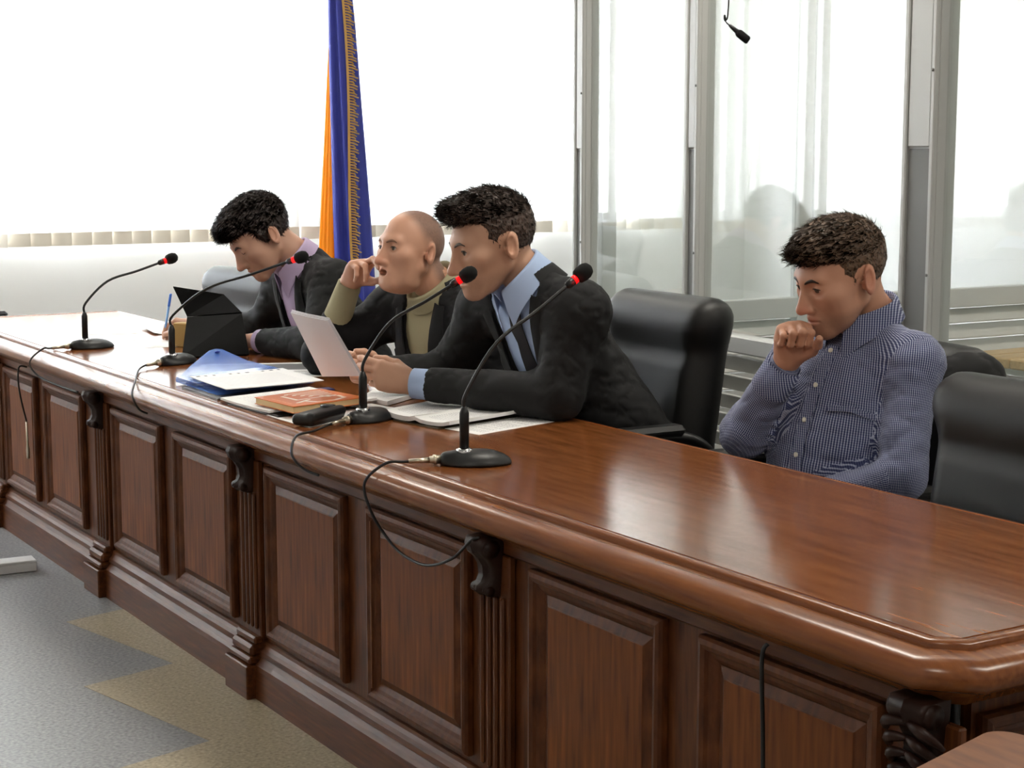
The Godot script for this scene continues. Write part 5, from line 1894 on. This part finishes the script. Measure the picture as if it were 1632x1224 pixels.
func man_writing() -> void:
	var s := {
		"head": Vector3(-3.692, 1.125, -0.58), "head_basis": head_basis(-2, 36, 3, 1.06), "nb": Vector3(-3.655, 1.03, -0.72),
		"shL": Vector3(-3.475, 0.965, -0.745), "shR": Vector3(-3.85, 0.95, -0.74), "elL": Vector3(-3.38, 0.785, -0.63), "elR": Vector3(-3.97, 0.785, -0.7),
		"wrL": Vector3(-3.665, 0.772, -0.555), "wrR": Vector3(-4.135, 0.775, -0.525), "pel": Vector3(-3.62, 0.54, -0.98), "fat": 1.0,
		"face": {"full": 1.0, "eye": 0.0, "look": Vector3(0, -0.3, 1)},
		"tone": tone(Color(0.76, 0.585, 0.49), {"beard": 0.12, "red": 0.45}),
		"hands": [
			[Vector3(-4.135, 0.775, -0.525), Vector3(-0.85, 0.12, 0.45), Vector3(0.1, -0.9, 0.4), false, [[38, 52, 20], [45, 58, 25], [55, 65, 35], [62, 70, 40]], [Vector3(0.7, 0.5, 0.45), Vector3(0.85, 0.1, 0.5), Vector3(0.9, -0.1, 0.4)]],
			[Vector3(-3.665, 0.772, -0.555), Vector3(-0.95, -0.05, 0.12), Vector3(0.0, -1, 0.0), true, [[15, 22, 12], [15, 22, 12], [16, 24, 12], [18, 26, 14]], [Vector3(0.6, 0.7, 0.2), Vector3(0.85, 0.4, 0.2), Vector3(0.95, 0.2, 0.2)]],
		],
	}
	var dark := hair_material(Color(0.2, 0.145, 0.125))
	s.brow = dark
	var p := make_person("dark haired man in a black suit bent over his writing", s)
	f_new()
	ball(Vector3(0, 0.042, -0.012), Vector3(0.084, 0.1, 0.108), 0.02)
	ball(Vector3(0, 0.085, 0.045), Vector3(0.07, 0.048, 0.07), 0.03)
	ball(Vector3(0.02, 0.075, 0.088), Vector3(0.045, 0.035, 0.03), 0.02)
	ball(Vector3(-0.03, 0.07, 0.085), Vector3(0.03, 0.035, 0.028), 0.02)
	for e in [-1.0, 1.0]:
		bone(Vector3(e * 0.076, 0.02, 0.02), Vector3(e * 0.076, -0.005, 0.012), 0.01, 0.007, 0.01)
	block(Vector3(0, -0.06, 0.125), Vector3(0.2, 0.115, 0.085), 0.02, 0.01, 1, Basis(Vector3.RIGHT, -0.05))
	block(Vector3(0, -0.205, 0.02), Vector3(0.2, 0.16, 0.25), 0.01, 0.008, 1, Basis(Vector3.RIGHT, -0.3))
	for e in [-1.0, 1.0]:
		ball(Vector3(e * 0.086, -0.012, -0.01), Vector3(0.02, 0.03, 0.023), 0.006, 1)
	disp_kind = 2
	disp_max = 0.003
	var net := nets(Vector3(-0.11, -0.12, -0.15), Vector3(0.11, 0.17, 0.15), 0.0045)
	var up := blades(net, 7000, Vector3(0.3, -0.1, 1.0), 0.026, 0.12, 0.0008, 6, Vector3(0, -1, 0), 0.03)
	var low := blades(net, 5000, Vector3(0, -1.0, -0.3), 0.018, 0.06, 0.0007, 7)
	put(p, "hair", net_mesh([{"net": net}, {"net": up}, {"net": low}]), dark, T(-person_base) * (s.face.frame as Transform3D))
	var lilac := cloth_material(Color(0.68, 0.6, 0.73), Color(0.76, 0.69, 0.8), 0.75)
	base_shirt(p, s, "shirt", lilac, 0.003)
	var b: Basis = s.b
	wear(p, "shirt_collar", collar_mesh(s.nb + b.y * 0.014 + b.z * 0.014, trunk_neck(s), 0.065, 0.042, 0.046, 0.08, 0.3), lilac)
	for h in [["elL", "wrL"], ["elR", "wrR"]]:
		wear(p, "shirt_cuff", ring_tube(s[h[0]].lerp(s[h[1]], 0.76), s[h[0]].lerp(s[h[1]], 0.985), 0.042, 0.04, 0.003), lilac)
	jacket(p, s, MT.suit_dark, 0.016, 0.83, 0.85, 0.7, 0.19)
	var pen := thing("ballpoint_pen", "light blue ballpoint pen in the writing man's hand", "pen", Vector3(-4.2, 0.74, -0.45))
	put(pen, "barrel", tube([Vector3(-0.03, 0.008, 0.02), Vector3(-0.027, 0.02, 0.02), Vector3(0.0, 0.115, 0.012)], [0.0015, 0.0042, 0.0042], 10), mat(Color(0.45, 0.66, 0.9), 0.3))
	put(pen, "cap", tube([Vector3(0.0, 0.115, 0.012), Vector3(0.012, 0.16, 0.008)], [0.0048, 0.0048], 10), mat(Color(0.2, 0.45, 0.85), 0.3))

func striped_cloth() -> StandardMaterial3D:
	# fine navy and white check woven with stronger lengthwise stripes; one repeat is 6 mm
	var im := Image.create(64, 64, false, Image.FORMAT_RGB8)
	for y in 64:
		for x in 64:
			var a := 1.0 if (x % 32) < 13 else 0.0
			var c := 1.0 if (y % 32) < 11 else 0.0
			var v := 0.62 * a + 0.2 * c
			im.set_pixel(x, y, Color(0.17, 0.2, 0.36).lerp(Color(0.82, 0.84, 0.9), v))
	var m := mat(Color.WHITE, 0.85)
	m.albedo_texture = image_tex(im)
	m.rim_enabled = true
	m.rim = 0.2
	return m

func man_striped() -> void:
	var s := {
		"head": Vector3(-1.262, 1.125, -0.95), "head_basis": head_basis(-8, 18, -3, 1.05), "nb": Vector3(-1.265, 1.0, -1.045),
		"shL": Vector3(-1.12, 0.93, -1.04), "shR": Vector3(-1.46, 0.91, -1.01), "elL": Vector3(-1.06, 0.69, -0.96), "elR": Vector3(-1.45, 0.745, -0.83),
		"wrL": Vector3(-1.2, 0.63, -0.79), "wrR": Vector3(-1.315, 0.93, -0.84), "pel": Vector3(-1.31, 0.54, -0.98), "fat": 1.05,
		"face": {"full": 1.0, "eye": 0.4, "look": Vector3(0, -0.35, 1)},
		"tone": tone(Color(0.76, 0.56, 0.455), {"beard": 0.42, "red": 0.7}),
		"hands": [
			[Vector3(-1.315, 0.93, -0.84), Vector3(0.42, 0.88, 0.1), Vector3(0.8, -0.35, 0.5), false, FIST, [Vector3(0.75, 0.55, 0.45), Vector3(0.8, 0.1, 0.6), Vector3(0.9, -0.15, 0.45)]],
			[Vector3(-1.2, 0.63, -0.79), Vector3(-0.5, -0.15, 0.75), Vector3(0, -1, -0.1), true, [[20, 30, 20], [22, 32, 20], [25, 35, 20], [28, 38, 22]], [Vector3(0.7, 0.6, 0.2), Vector3(0.9, 0.3, 0.2), Vector3(0.95, 0.1, 0.2)], 0.005],
		],
	}
	var brown := hair_material(Color(0.37, 0.28, 0.205))
	s.brow = hair_material(Color(0.16, 0.11, 0.085))
	s.trouser = cloth_material(Color(0.08, 0.09, 0.14), Color(0.12, 0.13, 0.2))
	var p := make_person("man in a blue striped shirt resting his mouth on his fist", s)
	f_new()
	ball(Vector3(0, 0.036, -0.012), Vector3(0.0785, 0.093, 0.1035), 0.02)
	ball(Vector3(0, 0.085, 0.025), Vector3(0.066, 0.042, 0.078), 0.03)
	bone(Vector3(-0.042, 0.072, 0.086), Vector3(0.04, 0.078, 0.082), 0.013, 0.013, 0.02)
	block(Vector3(0, -0.065, 0.125), Vector3(0.2, 0.118, 0.082), 0.02, 0.01, 1, Basis(Vector3.RIGHT, -0.05))
	block(Vector3(0, -0.195, 0.02), Vector3(0.2, 0.16, 0.25), 0.01, 0.008, 1, Basis(Vector3.RIGHT, -0.3))
	for e in [-1.0, 1.0]:
		ball(Vector3(e * 0.084, -0.005, -0.008), Vector3(0.02, 0.034, 0.025), 0.006, 1)
	disp_kind = 2
	disp_max = 0.003
	var net := nets(Vector3(-0.1, -0.11, -0.14), Vector3(0.1, 0.16, 0.14), 0.0042)
	var up := blades(net, 8000, Vector3(-0.15, 0.0, 1.0), 0.024, 0.08, 0.0007, 8, Vector3(0, -1, 0), 0.05)
	var low := blades(net, 5000, Vector3(0, -1.0, -0.3), 0.008, 0.06, 0.0006, 9)
	put(p, "hair", net_mesh([{"net": net}, {"net": up}, {"net": low}]), brown, T(-person_base) * (s.face.frame as Transform3D))
	# shirt with wrinkles, stripes running round each limb's own axis
	var m := striped_cloth()
	var b: Basis = s.b
	f_new()
	trunk(s, 0.005, s.fat)
	var shell := f_all()
	arm(s.shL, s.elL, s.wrL, 0.005, 0.98, 0.025, 0.028)
	arm(s.shR, s.elR, s.wrR, 0.008, 0.86, 0.025, 0.028)
	bone(s.nb - b.y * 0.02 + b.z * 0.01, s.nb + b.y * 0.2 + b.z * 0.05, 0.058, 0.085, 0.01, 1)
	disp_kind = 1
	disp_max = 0.012
	var bb := bounds(s, 0.14)
	var lo: Vector3 = bb[0]
	lo.y = s.pel.y - 0.06
	var sn := nets(lo, bb[1], 0.0105)
	var per := 1.0 / 0.0105
	wear(p, "shirt", net_mesh_uv(sn, [[s.pel, (s.shL + s.shR) * 0.5, -b.z, 0.125, b], [s.shL, s.elL, -b.x, 0.06], [s.elL, s.wrL, -b.z, 0.05], [s.shR, s.elR, b.x, 0.06], [s.elR, s.wrR, b.x, 0.05]], per), m)
	disp_max = 0.0
	# collar, placket, buttons, pocket welt, cuff
	wear(p, "shirt_collar", uv_flat(collar_mesh(s.nb + b.y * 0.02 + b.z * 0.016, trunk_neck(s), 0.066, 0.042, 0.046, 0.085, 0.3), per), m)
	var rows := []
	for i in 15:
		var row := []
		for k in 3:
			row.append(drop(s.nb - b.y * (0.05 + i * 0.028) + b.x * (k - 1) * 0.016 + b.z * 0.3, -b.z, shell, 0.0035))
		rows.push_front(row)
	wear(p, "placket", uv_flat(sheet(rows, 0.002), per), m)
	var white := mat(Color(0.85, 0.83, 0.78), 0.3)
	for i in 5:
		var q := drop(s.nb - b.y * (0.062 + i * 0.082) + b.z * 0.3, -b.z, shell, 0.004)
		var gz := grad(q, shell)
		wear(p, "button", lathe([Vector2(0.0058, 0.0), Vector2(0.0058, 0.0022), Vector2(0.0035, 0.0022), Vector2(0.0, 0.0016)], 12, Basis(Quaternion(Vector3.UP, gz)), q), white)
	rows = []
	for i in 2:
		var row := []
		for k in 7:
			row.append(drop(s.nb - b.y * (0.17 + i * 0.013 + 0.01 * absf(k - 3) / 3.0) + b.x * (0.05 + k * 0.016) + b.z * 0.3, -b.z, shell, 0.005))
		rows.push_front(row)
	wear(p, "pocket_welt", uv_flat(sheet(rows, 0.003), per), m)
	wear(p, "shirt_cuff", uv_flat(ring_tube(s.elR.lerp(s.wrR, 0.62), s.elR.lerp(s.wrR, 0.95), 0.047, 0.043, 0.003), per), m)
	# jacket hung over the chair's back
	f_new()
	block(Vector3(0, 0.8, -0.285), Vector3(0.26, 0.2, 0.06), 0.05, 0.04, 0, Basis(Vector3.RIGHT, deg_to_rad(-8)))
	bone(Vector3(-0.21, 0.955, -0.28), Vector3(0.21, 0.95, -0.28), 0.068, 0.068, 0.06)
	bone(Vector3(0.22, 0.93, -0.28), Vector3(0.3, 0.72, -0.27), 0.062, 0.05, 0.06)
	bone(Vector3(-0.22, 0.93, -0.28), Vector3(-0.3, 0.72, -0.27), 0.062, 0.05, 0.06)
	disp_kind = 1
	disp_max = 0.012
	var jm := net_mesh([{"net": nets(Vector3(-0.38, 0.52, -0.42), Vector3(0.38, 1.08, -0.14), 0.012)}])
	disp_max = 0.0
	var jk := tag(put(self, "hung_jacket", jm, MT.suit_dark, Transform3D(ry(-10).scaled_local(Vector3(1, 0.925, 1)), Vector3(-1.37, 0, -0.97))), "black jacket hung over the back of the striped-shirt man's chair", "jacket")

# simple planar uv for small cloth pieces
func uv_flat(mesh: ArrayMesh, per_m: float) -> ArrayMesh:
	var arr := mesh.surface_get_arrays(0)
	var v: PackedVector3Array = arr[Mesh.ARRAY_VERTEX]
	var uv := PackedVector2Array()
	for p in v:
		uv.append(Vector2((p.x * 0.8 - p.z * 0.6) * per_m, p.y * per_m))
	arr[Mesh.ARRAY_TEX_UV] = uv
	var m := ArrayMesh.new()
	m.add_surface_from_arrays(Mesh.PRIMITIVE_TRIANGLES, arr)
	return m

func _ready() -> void:
	rng.seed = 20
	wob.seed = 7
	wob.frequency = 1.0
	wob.fractal_octaves = 2
	build_camera_and_light()
	make_materials()
	build_setting()
	build_ceiling_lights()
	build_blinds()
	build_dock()
	build_desk()
	build_chairs()
	build_microphones()
	build_desk_things()
	build_flag()
	build_surroundings()
	build_people()
